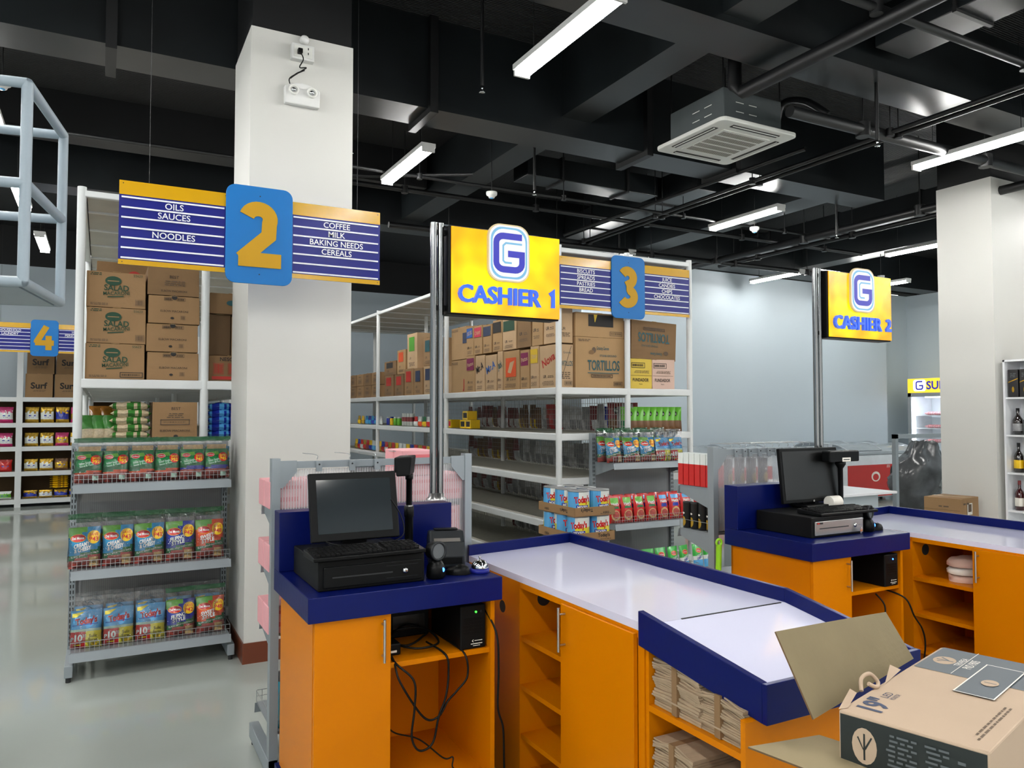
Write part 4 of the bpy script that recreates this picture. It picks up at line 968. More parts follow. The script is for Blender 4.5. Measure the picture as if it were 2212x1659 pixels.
# dark printed long side faces the camera's left: the short end at local x=0
mb = MB(); mb.box(-.0012, 0, .004, Ly - .004, .006, Lz - .006, 'print_dark'); sd = mb.build('dark_side', bx)
mb = MB()
def side(y, z, e): return (-.0013 - e, y, z)
mb.art(lambda x, z, e: (-.0014 - e, Ly - x, z), [('e', .055, .064, .026, .038, 'card_pale', 0), ('q', [(.053, .035), (.057, .035), (.057, .09), (.053, .09)], 'print_dark'), ('q', [(.055, .06), (.058, .057), (.072, .085), (.069, .086)], 'print_dark'), ('q', [(.055, .055), (.052, .057), (.04, .08), (.043, .082)], 'print_dark'),
      ('l', .1, .02, .16, .11, 'grey_plastic', 9), ('l', .175, .02, .22, .11, 'grey_plastic', 9), ('l', .235, .03, .27, .10, 'grey_plastic', 5)])
mb.build('side_print', sd)
# printing on the lid: x along the long edge, seen from local x=0 with the text running toward -Y
def lid(px, pz, e): return (px, pz, Lz + e)
mb = MB(); mb.art(lid, [('t', '19"', .088, .245, .05, 'print_navy', {'b': .03, 'w': .10})], .0008); mb.build('size_print', bx)
mb = MB(); mb.art(lid, [('t', 'LED', .165, .25, .017, 'print_navy', {'w': .045}), ('t', 'MONITOR', .165, .232, .01, 'print_navy', {'w': .045})], .0008); mb.build('kind_print', bx)
mb = MB(); mb.art(lid, [('l', .04, .03, .28, .05, 'print_grey', 2)], .0008); mb.build('small_print', bx)
mb = MB(); mb.art(lid, [('r', .425, .0, .65, .282, 'print_slate', 2), ('e', .53, .243, .036, .026, 'card_pale'), ('q', [(.528, .222), (.533, .222), (.533, .262), (.528, .262)], 'print_slate'), ('q', [(.53, .236), (.534, .232), (.552, .254), (.548, .257)], 'print_slate'), ('q', [(.531, .232), (.527, .236), (.51, .254), (.514, .257)], 'print_slate'),
      ('t', 'TRIVREA', .54, .207, .014, 'print_white', {'w': .08}), ('t', 'PND19005', .535, .182, .02, 'print_white', {'w': .085}), ('r', .425, .196, .65, .1975, 'print_white', 1)], .0008); mb.build('dark_band', bx)
mb = MB(); mb.art(lid, [('r', .30, .07, .562, .155, 'print_slate', 2), ('r', .30, .07, .562, .073, 'print_white', 1), ('r', .30, .152, .562, .155, 'print_white', 1), ('r', .30, .07, .303, .155, 'print_white', 1), ('r', .559, .07, .562, .155, 'print_white', 1), ('e', .412, .108, .026, .018, 'card_pale'), ('q', [(.41, .094), (.414, .094), (.414, .12), (.41, .12)], 'print_slate')], .003); mb.build('screen_picture', bx)
def flapobj(name, P, th=.004, m='card_flap', rough=True):
    """P: four world corners, made into a thin corrugated board"""
    Pv = [Vector(p) for p in P]; n_ = (Pv[1] - Pv[0]).cross(Pv[3] - Pv[0]).normalized() * th; N = 10; vs = []; rr = random.Random(5)
    for s_ in (0, 1):
        for j in range(N + 1):
            for i in range(N + 1):
                a, b = i / N, j / N; p = Pv[0].lerp(Pv[1], a).lerp(Pv[3].lerp(Pv[2], a), b); bow = n_ * (2.2 * math.sin(math.pi * a) * math.sin(math.pi * b * .8))
                vs.append(p + n_ * s_ + bow)
    q = (N + 1) ** 2; g = lambda i, j, s_: s_ * q + j * (N + 1) + i
    fs = [(g(i, j, 0), g(i, j + 1, 0), g(i + 1, j + 1, 0), g(i + 1, j, 0)) for i in range(N) for j in range(N)] + [(g(i, j, 1), g(i + 1, j, 1), g(i + 1, j + 1, 1), g(i, j + 1, 1)) for i in range(N) for j in range(N)]
    e = []
    for i in range(N): e += [(g(i, 0, 0), g(i + 1, 0, 0), g(i + 1, 0, 1), g(i, 0, 1)), (g(i + 1, N, 0), g(i, N, 0), g(i, N, 1), g(i + 1, N, 1)), (g(0, i + 1, 0), g(0, i, 0), g(0, i, 1), g(0, i + 1, 1)), (g(N, i, 0), g(N, i + 1, 0), g(N, i + 1, 1), g(N, i, 1))]
    mi = bx.matrix_world.inverted() if False else (Matrix.Translation(bx.location) @ Euler(bx.rotation_euler).to_matrix().to_4x4()).inverted()
    mb = MB(); mb.add([mi @ v for v in vs], fs, m); mb.add([mi @ v for v in vs], e, 'card_edge'); return mb.build(name, bx)
flapobj('raised_flap', [(1.406, 1.205, .915), (1.95, 1.335, .93), (1.955, 1.42, 1.035), (1.41, 1.315, 1.08)], m='card_grey')
flapobj('lower_flap', [(1.292, 1.286, .845), (1.39, .96, .83), (1.56, 1.0, .825), (1.495, 1.262, .84)])
mb = MB((0, 0, 0)); mb.tube([(.15, Ly + .012, Lz + .0), (.17, Ly + .02, Lz + .022), (.2, Ly + .012, Lz + .028), (.215, Ly - .0, Lz + .008), (.19, Ly - .006, Lz + .004), (.17, Ly + .004, Lz + .014)], .005, 'card_pale', 6); mb.build('torn_tab', bx)
mb = MB(); mb.add([(.0, Ly, Lz + .001), (.13, Ly + .03, Lz + .006), (.12, Ly + .01, Lz + .004), (.02, Ly - .012, Lz + .002)], [(0, 1, 2, 3)], 'card_pale'); mb.build('torn_edge', bx); mb = MB(); mb.add([(.23, Ly - .01, Lz + .002), (.33, Ly + .015, Lz + .02), (.36, Ly + .0, Lz + .004)], [(0, 1, 2)], 'card_pale'); mb.build('torn_edge', bx)
st = thing('side_stand', 'plain stand carrying the open monitor carton', 'stand', (1.76, 1.1, 0))
MB().box(-.26, .3, -.16, .1, .795, .82, 'card_dark').build('stand_top', st)
for x in (-.22, .26):
    for y in (-.13, .07): MB().box(x - .015, x + .015, y - .015, y + .015, 0, .795, 'rack_grey').build('leg', st)

# ================================================================== CARTONS
def carton(w_, d_, h_, m, art, tape=True, art2=None, art3=None):
    def f():
        t = thing('carton', '', 'carton'); rr = random.Random(int(w_ * 999 + h_ * 555))
        mb = MB(); q = lambda: rr.uniform(-.003, .003); X = (0, w_); N = 3; vs = []
        vs = [(x + q(), y + q(), z) for z in (0, h_) for y in (0, d_) for x in X]
        mb.add(vs, [(0, 2, 3, 1), (4, 5, 7, 6), (0, 1, 5, 4), (2, 6, 7, 3), (0, 4, 6, 2), (1, 3, 7, 5)], m)
        if art: mb.art(lambda x, z, e: (x, -.0035 - e, z), art)
        if art3: mb.art(lambda x, z, e: (-.0035 - e, d_ - x, z), art3)
        if art2: mb.art(lambda x, z, e: (w_ + .0035 + e, x, z), art2)
        mb.build('carton_body', t, bevel=.004)
        if tape: 
            mb = MB().box(w_ / 2 - .025, w_ / 2 + .025, -.0045, d_, h_, h_ + .002, 'tape'); mb.build('tape', t)
        return t
    return f
def art_salad(w_, h_, n):
    a = [('e', .5 * w_ - .02, .74 * h_, .05, .032, 'print_green'), ('r', .5 * w_ - .055, .725 * h_, .5 * w_ + .015, .75 * h_, 'card', 2), ('t', 'SALAD', .5 * w_, .55 * h_, .038, 'print_green', {'b': .02, 'w': .15}), ('t', 'MACARONI', .5 * w_, .40 * h_, .024, 'print_green', {'b': .01, 'w': .16, 'r': 4}),
         ('q', [(.35 * w_, .27 * h_), (.62 * w_, .31 * h_), (.62 * w_, .34 * h_), (.35 * w_, .30 * h_)], 'print_green'),
         ('t', '55623', .86 * w_, .92 * h_, .016, 'print_green', {}), ('l', .02, .06 * h_, .13, .13 * h_, 'print_grey', 2), ('l', .02, .88 * h_, .09, .97 * h_, 'print_green', 2)]
    if n == 2: a.append(('bar', .58 * w_, .05 * h_, .97 * w_, .2 * h_, 'print_black'))
    else: a.append(('bar', .82 * w_, .08 * h_, .97 * w_, .25 * h_, 'print_grey'))
    return a
W2, H2 = .362, .245
for n, (z, lab) in enumerate(((1.823 + 2 * H2, 'top salad macaroni carton of three in the second aisle rack'), (1.823 + H2, 'middle salad macaroni carton of three in the second aisle rack'), (1.823, 'bottom salad macaroni carton of three with a barcode, second aisle rack'))):
    use('salad%d' % (n == 2), carton(W2, .45, H2 - .003, 'card', art_salad(W2, H2, n)), lab, (-.105 + (.004 if n == 1 else 0), 5.86, z), group='salad macaroni cartons')
def art_elbow(w_, h_): return [('e', .5 * w_, .95 * h_, .018, .016, 'print_black'), ('bar', .3 * w_, .83 * h_, .46 * w_, .95 * h_, 'print_black'), ('bar', .55 * w_, .83 * h_, .71 * w_, .95 * h_, 'print_black'), ('t', 'ELBOW MACARONI', .5 * w_, .45 * h_, .014, 'print_black', {}), ('e', .46 * w_, .2 * h_, .012, .008, 'print_black'), ('bar', .62 * w_, .15 * h_, .72 * w_, .3 * h_, 'print_grey')]
for k, lab in enumerate(('lowest dented brown carton right of the salad macaroni cartons', 'second lowest dented brown carton right of the macaroni stack', 'third dented brown carton up right of the macaroni stack', 'highest brown carton right of the macaroni stack, under the sign')):
    use('elbow%d' % (k == 3), carton(.335, .45, .195, 'card' if k != 3 else 'card_dark', art_elbow(.335, .195) if k < 3 else [('t', 'BEST', .17, .13, .02, 'print_black', {}), ('l', .1, .07, .24, .11, 'print_grey', 3), ('t', 'ELBOW MACARONI', .17, .03, .013, 'print_black', {})]), lab, (.268 + (.004, -.003, .006, 0)[k], 5.87, 1.823 + .2 * k), group='dented brown cartons')
use('nesc', carton(.30, .35, .185, 'card_dark', [('t', 'NESCAFE', .15, .16, .026, 'print_black', {'b': .02, 'w': .22}), ('bar', .03, .05, .1, .13, 'print_red'), ('bar', .13, .05, .2, .13, 'print_red'), ('r', .02, .012, .28, .035, 'print_red')]), 'brown carton with red printing at the foot of the stack touching the column', (.675, 5.87, 1.823))
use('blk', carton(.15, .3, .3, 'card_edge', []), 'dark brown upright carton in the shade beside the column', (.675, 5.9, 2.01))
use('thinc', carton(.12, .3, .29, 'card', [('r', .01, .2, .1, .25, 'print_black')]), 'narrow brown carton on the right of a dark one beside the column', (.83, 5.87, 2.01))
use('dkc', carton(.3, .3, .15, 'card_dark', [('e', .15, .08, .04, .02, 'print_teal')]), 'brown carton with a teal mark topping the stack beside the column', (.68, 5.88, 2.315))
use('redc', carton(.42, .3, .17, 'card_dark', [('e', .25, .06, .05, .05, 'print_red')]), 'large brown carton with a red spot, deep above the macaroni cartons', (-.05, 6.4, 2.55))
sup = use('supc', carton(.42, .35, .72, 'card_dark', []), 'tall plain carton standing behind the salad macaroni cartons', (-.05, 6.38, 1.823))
use('midc', carton(.29, .3, .26, 'card', [('t', 'BEST', .15, .215, .02, 'print_black', {}), ('l', .09, .15, .2, .19, 'print_grey', 3), ('bar', .05, .1, .24, .14, 'print_grey'), ('t', 'ELBOW MACARONI', .145, .06, .015, 'print_black', {}), ('e', .15, .02, .015, .012, 'print_black')]), 'single brown carton on the middle shelf beside green grain packs', (.312, 5.86, 1.409))

# ---- long side of the snack rack: narrow cartons facing the aisle
def art_snack(w_, h_, colr, word, kind):
    a = []
    z1 = .93 * h_; z0 = .60 * h_ if kind != 2 else .52 * h_
    if kind == 3: a += [('t', word, .5 * w_, .66 * h_, .075, colr, {'b': .02, 'w': .8 * w_, 'r': 20})]
    elif kind == 2: a += [('r', .18 * w_, .33 * h_, .82 * w_, .82 * h_, colr, 2), ('q', [(.3 * w_, .45 * h_), (.5 * w_, .42 * h_), (.72 * w_, .74 * h_), (.45 * w_, .7 * h_)], 'card_light')]
    else: a += [('r', .06 * w_, z0, .9 * w_, z1, colr, 2), ('t', word, .48 * w_, (z0 + z1) / 2, .04, 'card_light', {'b': .02, 'w': .7 * w_, 'r': 8})]
    a += [('t', 'UR', .3 * w_, .27 * h_, .026, 'print_black', {'b': .02}), ('l', .45 * w_, .24 * h_, .8 * w_, .3 * h_, 'print_grey', 2), ('l', .15 * w_, .06 * h_, .8 * w_, .17 * h_, 'print_grey', 4)]
    return a
low = [(7.84, 7.61, 'print_purple', 'Piattos', 1, 'card_mid', 'purple patch'), (7.60, 7.37, 'print_black', 'Mr.A', 3, 'card_light', 'bold black lettering'), (7.355, 7.08, 'print_blue', 'Mr.A', 3, 'card_light', 'bold blue lettering'), (7.07, 6.95, 'print_teal', 'Jack', 3, 'card_light', 'dark green lettering'),
       (6.94, 6.59, 'print_orange', '', 2, 'card_mid', 'orange panel'), (6.575, 6.39, 'print_purple', 'Piattos', 1, 'card_mid', 'plum patch'), (6.38, 6.21, 'print_yellow', 'Chippy', 1, 'card_light', 'yellow and blue patch'), (6.195, 5.87, 'print_red', 'Nova', 3, 'card_light', 'red pennant mark')]
up = [(7.84, 7.65, 'print_blue', 'CHIZ CURLS', 1, 'card_mid', 'blue patch'), (7.64, 7.43, 'print_pink', 'Chippy', 1, 'card_mid', 'pink patch'), (7.415, 7.20, 'print_navy', '', 1, 'card_mid', 'navy patch'), (7.18, 6.96, 'print_black', '', 1, 'card_mid', 'charcoal patch'),
      (6.95, 6.66, 'print_green', '', 1, 'card_light', 'dark green patch'), (6.64, 6.36, 'card_edge', 'UR', 3, 'card_dark', 'plain dark face'), (6.345, 6.14, 'print_grey', '', 3, 'card_mid', 'plain light face'), (6.12, 5.87, 'print_grey', '', 3, 'card_light', 'pale face')]
for row, (lst, z, hh, nm) in enumerate(((low, 1.823, .405, 'lower'), (up, 2.23, .33, 'upper'))):
    for i, (ya, yb, c, wd, kd, m, desc) in enumerate(lst):
        w_ = ya - yb - .008; h_ = hh - (.012 * ((i * 7) % 3))
        a = art_snack(w_, h_, c, wd, kd)
        if row and i >= 5: a = [('t', 'UR', .3 * w_, .45 * h_, .03, 'print_black', {'b': .02}), ('l', .45 * w_, .4 * h_, .8 * w_, .5 * h_, 'print_grey', 2), ('l', .15 * w_, .2 * h_, .8 * w_, .3 * h_, 'print_grey', 3)]
        use('sn%d%d' % (row, i), carton(w_, .3 if i < 6 else .165, h_, m, a, art2=None if i < 7 else ([('t', 'TORTILLOS', .082, .22, .045, 'print_teal', {'b': .01, 'w': .15}), ('t', 'Granny', .1, .32, .02, 'print_teal', {}), ('l', .02, .08, .13, .15, 'print_grey', 4), ('bar', .07, .02, .15, .06, 'print_black'), ('q', [(.02, .03), (.024, .03), (.145, .38), (.141, .38)], 'print_black')] if not row else [('t', 'UR', .06, .13, .025, 'print_black', {}), ('l', .04, .06, .13, .1, 'print_grey', 3)])), 'narrow snack carton with %s, %s row of the long rack side' % (desc, nm), (3.625, ya, z + (0 if not row else .0)), -math.pi / 2, group='narrow snack cartons')
for k, (z, c) in enumerate(((1.823, 'print_red'), (2.205, 'print_navy'))):
    use('bigs%d' % k, carton(.44, .42, .375, 'card_mid', [('r', .33, .18, .44, .3, c, 2), ('l', .02, .33, .2, .36, 'print_grey', 2)] if k else [('t', 'J', .36, .1, .1, 'print_red', {'b': .02}), ('l', .02, .33, .2, .36, 'print_grey', 2)]), ('lower' if not k else 'upper') + ' wide snack carton right behind the first chrome sign pole', (3.64, 8.30, z), -math.pi / 2)
FAR = [(9.15, .28, .36, 'card_light', 'print_navy', 0, 'pale carton with a navy patch left of the chrome pole, lower'), (9.16, .28, .36, 'card', 'print_teal', 1, 'carton with a teal patch left of the chrome pole, upper'),
       (9.5, .3, .35, 'card', 'print_navy', 0, 'carton with a small navy panel in the middle of the second bay'), (9.86, .34, .36, 'card', 'print_red', 0, 'carton with a red pennant panel in the middle of the second bay'),
       (9.75, .36, .47, 'card_light', 'print_lime', 1, 'tall carton with a bright green patch rising highest in the second bay'), (10.15, .33, .33, 'card_mid', 'print_orange', 1, 'carton with an orange patch beside the tallest one in the second bay'),
       (10.25, .36, .3, 'card_dark', 'print_red', 0, 'brown carton with a red square by the second rack post'), (10.68, .38, .3, 'card_dark', 'print_red', 0, 'brown carton with a red label just right of the second rack post'), (10.7, .5, .2, 'card_dark', 'print_black', 1, 'low dark carton on top beside the second rack post')]
for k, (ya, w_, h_, m, c, upf, lab) in enumerate(FAR):
    base = {1: 0, 4: 2, 5: 6, 8: 7}.get(k); z = 1.823 + (FAR[base][2] + .002 if base is not None else 0)
    use('far%d' % k, carton(w_, .32, h_, m, [('r', .2 * w_, .5 * h_, .75 * w_, .9 * h_, c, 2), ('t', 'UR', .35 * w_, .3 * h_, .03, 'print_black', {}), ('l', .2 * w_, .08 * h_, .8 * w_, .2 * h_, 'print_grey', 3)]), lab, (3.63, ya, z), -math.pi / 2)
for k in range(6):
    for j in range(2 if k < 4 else 1):
        use('fd%d' % (k % 2), carton(.36, .35, .185, 'card_dark' if k % 2 else 'card', [('bar', .1, .04, .26, .1, 'print_grey'), ('t', 'MIXED', .18, .14, .025, 'print_black', {})]), 'small brown carton in the farthest bay, %s from its near post, %s layer' % (ORD[k + 1], ('bottom', 'top')[j]), (3.63, 11.3 + .385 * k, 1.823 + .19 * j), -math.pi / 2, group='small cartons in the farthest bay')
# ---- front end of the snack rack
tort = [('t', 'Granny Goose', .30, .37, .03, 'print_teal', {'b': .015, 'w': .14}), ('e', .2, .35, .022, .028, 'print_grey'), ('e', .175, .33, .03, .02, 'card_dark'), ('t', 'STONE-GROUND', .36, .30, .019, 'print_teal', {'b': .01, 'w': .19}),
        ('t', 'TORTILLOS', .31, .21, .09, 'print_teal', {'b': .02, 'w': .36}), ('r', .13, .135, .48, .142, 'print_teal', 2), ('bar', .17, .095, .41, .128, 'print_grey'), ('t', 'Chili Flavored Corn Snacks', .29, .112, .012, 'print_black', {}), ('bar', .42, .02, .52, .06, 'print_black'), ('l', .02, .43, .16, .455, 'print_grey', 2)]
use('tort', carton(.545, .45, .468, 'card_mid', tort), 'big brown carton with large curly green lettering at the snack rack end', (3.805, 5.86, 1.823))
use('tortu', carton(.545, .45, .225, 'card_mid', [('r', .14, .1, .42, .21, 'print_black', 2), ('q', [(.2, .21), (.24, .21), (.215, .14), (.21, .14)], 'print_yellow'), ('bar', .38, .02, .52, .06, 'print_grey')]), 'wide carton with a black panel under the aisle three sign', (3.805, 5.86, 2.293))
r = use('flip', carton(.545, .45, .37, 'card_dark', [(it[:1] + (.545 - it[2] if False else it[1],) + it[2:]) if False else it for it in [('t', 'TORTILLOS', .27, .21, .085, 'print_teal', {'b': .02, 'w': .38, 'r': 180}), ('t', 'STONE-GROUND', .22, .13, .018, 'print_teal', {'w': .2, 'r': 180}), ('t', 'Granny Goose', .30, .055, .026, 'print_teal', {'b': .015, 'w': .14, 'r': 180}), ('e', .42, .07, .028, .02, 'print_grey'), ('bar', .14, .28, .4, .31, 'print_grey')]]), 'dark brown carton printed upside down on the right of the snack rack end', (4.43, 5.86, 2.115))
r.rotation_euler[1] = math.radians(2)
for k, (x, m, lab) in enumerate(((4.425, 'card_yellow', 'yellow printed carton under the upside down one'), (4.69, 'card_pink', 'pale pink printed carton right of the yellow one'))):
    use('fund%d' % k, carton(.255 if k == 0 else .275, .3, .288, m, [('bar', .01, .2, .17, .25, 'print_black'), ('t', 'FUNDADOR', .12, .085, .03, 'print_black', {'b': .015, 'w': .19}), ('l', .03, .15, .22, .18, 'print_grey', 3), ('t', 'Pedro', .12, .045, .012, 'print_black', {}), ('r', .0, .125, .25, .128, 'card_edge', 1)], tape=False), lab, (x, 5.86, 1.823))
# ---- far wall rack cartons
for i, x in enumerate((-1.15, -.72, -.29, .14)):
    for j in range(2):
        use('surf%d' % (j if i < 2 else 2), carton(.40, .35, .40, 'card_dark' if j else 'card', [('t', 'Surf', .2, .2, .1, 'print_black', {'b': .03, 'w': .3}), ('l', .1, .1, .3, .13, 'print_grey', 2)] if i < 2 else [('bar', .1, .05, .3, .12, 'print_grey')]), '%s brown carton, %s from the upright, on top of the far wall rack' % (('lower', 'upper')[j], ORD[i + 1]), (x + .02 * j, 15.33, 1.852 + .402 * j), group='cartons on the far wall rack')
# floor carton by the right column
use('floorc0', carton(.43, .37, .36, 'card', []), 'plain lower carton under the carton before the right column', (7.85, 4.80, 0.0), math.radians(9))
use('floorc', carton(.43, .37, .335, 'card', [('r', .14, .16, .26, .28, 'print_white', 2), ('r', .16, .19, .24, .27, 'print_grey', 2), ('l', .03, .27, .2, .31, 'print_grey', 1)], art3=[('e', .22, .05, .05, .04, 'print_red'), ('e', .22, .05, .03, .024, 'card'), ('r', 0, .21, .36, .213, 'card_edge', 1), ('l', .15, .24, .25, .27, 'print_grey', 1)]), 'tan carton with a white label standing before the right column', (7.85, 4.80, .362), math.radians(9))

# ================================================================== SOFT PACKS
def pillow(w_, h_, t_, nx=10, nz=12, crink=.004, seed=0, bottom=.55, top=.9):
    """returns front surface function and grid; origin mid bottom edge"""
    def th(u, v):
        a = max(0.0, 1 - abs(u) ** 2.6) ** .55
        b = min(1, (v / .14)) ** .6 * min(1, max(0, (1 - v) / bottom)) ** top
        return t_ / 2 * a * b
    def P(x, z, sgn, e=0.0):
        u = max(-1, min(1, x / (w_ / 2))); v = max(0, min(1, z / h_))
        n = noise.noise((x * 28 + seed, z * 24, seed * 1.7 + sgn)) * crink * min(1, 6 * (1 - abs(u)) + .3)
        xx = x * (1 - .05 * math.sin(math.pi * v)) + noise.noise((seed, z * 9, 2.2)) * crink * .8
        return (xx, sgn * (th(u, v) + e) + n, z + .3 * crink * noise.noise((x * 20, seed, 1)))
    return P
def skin(mb, P, w_, h_, nx, nz, matf, back=True):
    vs = []; 
    for s_ in ((-1, 1) if back else (-1,)):
        for j in range(nz + 1):
            for i in range(nx + 1): vs.append(P((i / nx - .5) * w_, j / nz * h_, s_))
    q = (nx + 1) * (nz + 1)
    for j in range(nz):
        for i in range(nx):
            m = matf((i + .5) / nx - .5, (j + .5) / nz); a = j * (nx + 1) + i
            fs = [(a, a + 1, a + nx + 2, a + nx + 1)]
            if back: fs.append((q + a, q + a + nx + 1, q + a + nx + 2, q + a + 1))
            mb.f += [f for f in fs]; mb.mi += [mb.mat(m)] * len(fs); mb.sm += [True] * len(fs)
    mb.v += [Vector(v) for v in vs]
def shift(mb): pass
def pouch_mesh(w_, h_, t_, matf, art, seed=1, nx=8, nz=10, crink=.004, top=.9, bottom=.55):
    P = pillow(w_, h_, t_, seed=seed, crink=crink, top=top, bottom=bottom); mb = MB(); skin(mb, P, w_, h_, nx, nz, matf)
    if art: mb.art(lambda x, z, e: P(x, z, -1, e), art, .0022, .0004)
    return mb
def bagged(kind, price, seed):
    """clear bag with a green header holding a printed sauce pouch and pasta"""
    def f():
        t = thing('pasta_pack', '', 'pasta pack'); w_, h_, d_ = .165, .275, .07
        today = kind == 'today'
        if kind == 'top':
            cc = lambda u, v: 'g_green' if .35 < v - u * .06 else 'g_orange' if .27 < v - u * .06 else 'g_sauce'
            if price in ('45', '49'): cc = lambda u, v: 'g_green' if .42 < v - u * .06 else 'g_navy' if .32 < v - u * .06 else 'g_sauce'
            hh = .195; art = [('q', [(-.07, .145), (.02, .155), (.01, .178), (-.07, .168)], 'g_lime'), ('e', -.038, .155, .025, .014, 'g_pinkline'), ('e', -.038, .155, .022, .012, 'g_red'), ('t', 'Del Monte', -.038, .155, .008, 'g_white', {'b': .01, 'w': .036}),
                             ('q', [(-.07, .085), (.06, .11), (.045, .132), (-.07, .108)], 'g_green'), ('t', 'Italian Spaghetti', -.012, .121, .013, 'g_mint', {'r': 10, 'w': .085}), ('t', 'Sauce & Pasta', -.012, .104, .011, 'g_mint', {'r': 10, 'w': .08}),
                             ('e', .042, .138, .031, .031, 'g_red'), ('t', 'SAVE', .042, .149, .014, 'g_yellow', {'b': .02, 'w': .042}), ('t', 'P' + price, .042, .127, .02, 'g_yellow', {'b': .03, 'w': .046}), ('r', .02, .012, .055, .04, 'g_mint', 2)]
        elif kind in ('creamy', 'filipino', 'sweet'):
            bc = {'creamy': 'g_blue', 'filipino': 'g_navy', 'sweet': 'g_orange'}[kind]
            cc = lambda u, v: bc if (.38 < v - u * .2) and not (v - u * .2 > .86 and u < .1) else ('g_lime' if v - u * .2 >= .86 else 'g_green' if v - u * .15 > .27 else 'g_sauce')
            wd = {'creamy': ('CREAMY', '& CHEESY'), 'filipino': ('FILIPINO', 'STYLE'), 'sweet': ('SWEET', 'STYLE')}[kind]
            hh = .205; art = [('e', -.033, .150, .038, .021, 'g_yellow'), ('e', -.033, .150, .036, .019, 'g_red'), ('t', 'Del Monte', -.033, .150, .013, 'g_white', {'b': .02, 'w': .06}),
                             ('t', wd[0], -.018, .115, .019, 'g_white', {'b': .03, 'r': 11, 's': .2, 'w': .08}), ('t', wd[1], -.014, .093, .019, 'g_white', {'b': .03, 'r': 11, 's': .2, 'w': .085}),
                             ('t', 'BLANC SARAP PARTY PACK', .0, .066, .009, 'g_white', {'r': 9, 'w': .14}), ('e', .045, .152, .033, .034, 'g_yellow'), ('t', 'SAVE', .045, .166, .015, 'g_red', {'b': .01, 'w': .045}), ('t', 'P' + price, .045, .142, .022, 'g_red', {'b': .02, 'w': .05}),
                             ('e', -.035, .026, .035, .018, 'g_sauce'), ('r', .02, .006, .065, .052, 'g_pasta', 3)]
        else:
            cc = lambda u, v: 'g_sky' if .5 < v else 'g_mint' if .42 < v else ('g_red' if u < .03 else 'g_yel2')
            hh = .2; art = [('q', [(-.07, .185), (-.01, .192), (-.05, .165), (-.072, .165)], 'g_yel2'), ('t', "Today's", -.0, .145, .03, 'g_red', {'b': .05, 'r': 6, 'w': .11}), ('t', "Today's", -.0, .1455, .029, 'g_maroon', {'b': .02, 'r': 6, 'w': .108}), ('q', [(-.07, .12), (.06, .125), (.06, .128), (-.07, .123)], 'g_navy'),
                             ('t', '10', -.035, .055, .033, 'g_white', {'b': .04}), ('t', 'P1', -.062, .05, .02, 'g_white', {'b': .02}), ('t', '.25', -.008, .065, .014, 'g_white', {'b': .02}), ('l', -.06, .015, -.012, .028, 'g_yellow', 1),
                             ('t', 'Sulit', .038, .062, .016, 'g_black', {'w': .045}), ('t', 'Sarap', .038, .042, .016, 'g_black', {'w': .045}), ('r', .03, .01, .055, .022, 'g_yellow', 1)]
        pouch_mesh(w_ * .94, hh, d_ * .72, cc, art, seed, 12, 16, .003, bottom=.35).build('printed_pouch', t)
        mb = pouch_mesh(w_ * .75, h_ * (.8 if kind == 'top' else .62), d_ * .35, lambda u, v: 'g_pasta', None, seed + 3, 6, 8, .002); mb.v = [v + Vector((.006, .012, .006)) for v in mb.v]; mb.build('pasta', t)
        P = pillow(w_, h_ * .92, d_, seed=seed + 9, crink=.010, bottom=.8, top=.7); mb = MB(); skin(mb, P, w_, h_ * .92, 14, 20, lambda u, v: 'film'); mb.build('clear_bag', t)
        P2 = pillow(w_, .026, .012, seed=seed, crink=.010); mb = MB(); skin(mb, P2, w_ * 1.02, .026, 12, 3, lambda u, v: 'film_green' if kind != 'today' else 'film'); mb.v = [v + Vector((0, .0, h_ * .9)) for v in mb.v]; mb.build('header_strip', t)
        return t
    return f
CN = {'top': 'green', 'creamy': 'blue', 'filipino': 'navy', 'sweet': 'orange', 'today': 'sky blue'}
lean = math.radians(-9)
row1 = [('top', '52'), ('top', '52'), ('top', '52'), ('top', '52'), ('top', '45'), ('top', '45')]
for i, (k, p) in enumerate(row1):
    use('pk' + k + p, bagged(k, p, 3), '%s bagged pasta pack from the left on the top shelf by the column, %s' % (ORD[i + 1].capitalize(), 'orange striped' if i < 4 else 'blue striped'), (-.065 + .149 * i, 5.415 + .006 * (i % 2), 1.163), math.radians((2, -3, 1, 4, -2, 3)[i]), lean, group='bagged pasta packs on the top shelf by the column')
row2 = [('creamy', '43'), ('creamy', '43'), ('creamy', '43'), ('filipino', '42'), ('sweet', '48')]
for i, (k, p) in enumerate(row2):
    use('pk' + k + p, bagged(k, p, 5), '%s bagged pasta pack from the left on the middle shelf by the column, %s' % (ORD[i + 1].capitalize(), CN[k]), (-.075 + .179 * i, 5.385 + .005 * (i % 2), .648), math.radians((4, -2, 2, -3, 1)[i]), lean, group='bagged pasta packs on the middle shelf by the column', scale=(1.12, 1.0, 1.2))
row3 = [('today', '10'), ('today', '10'), ('today', '10'), ('filipino', '42'), ('sweet', '48')]
for i, (k, p) in enumerate(row3):
    use('pk' + k + p, bagged(k, p, 7), '%s bagged pasta pack from the left on the lowest shelf by the column, %s' % (ORD[i + 1].capitalize(), CN[k]), (-.06 + .177 * i, 5.355, .173), math.radians((-4, 3, -2, 2, -1)[i]), lean, group='bagged pasta packs on the lowest shelf by the column', scale=(1.1, 1.0, 1.1))
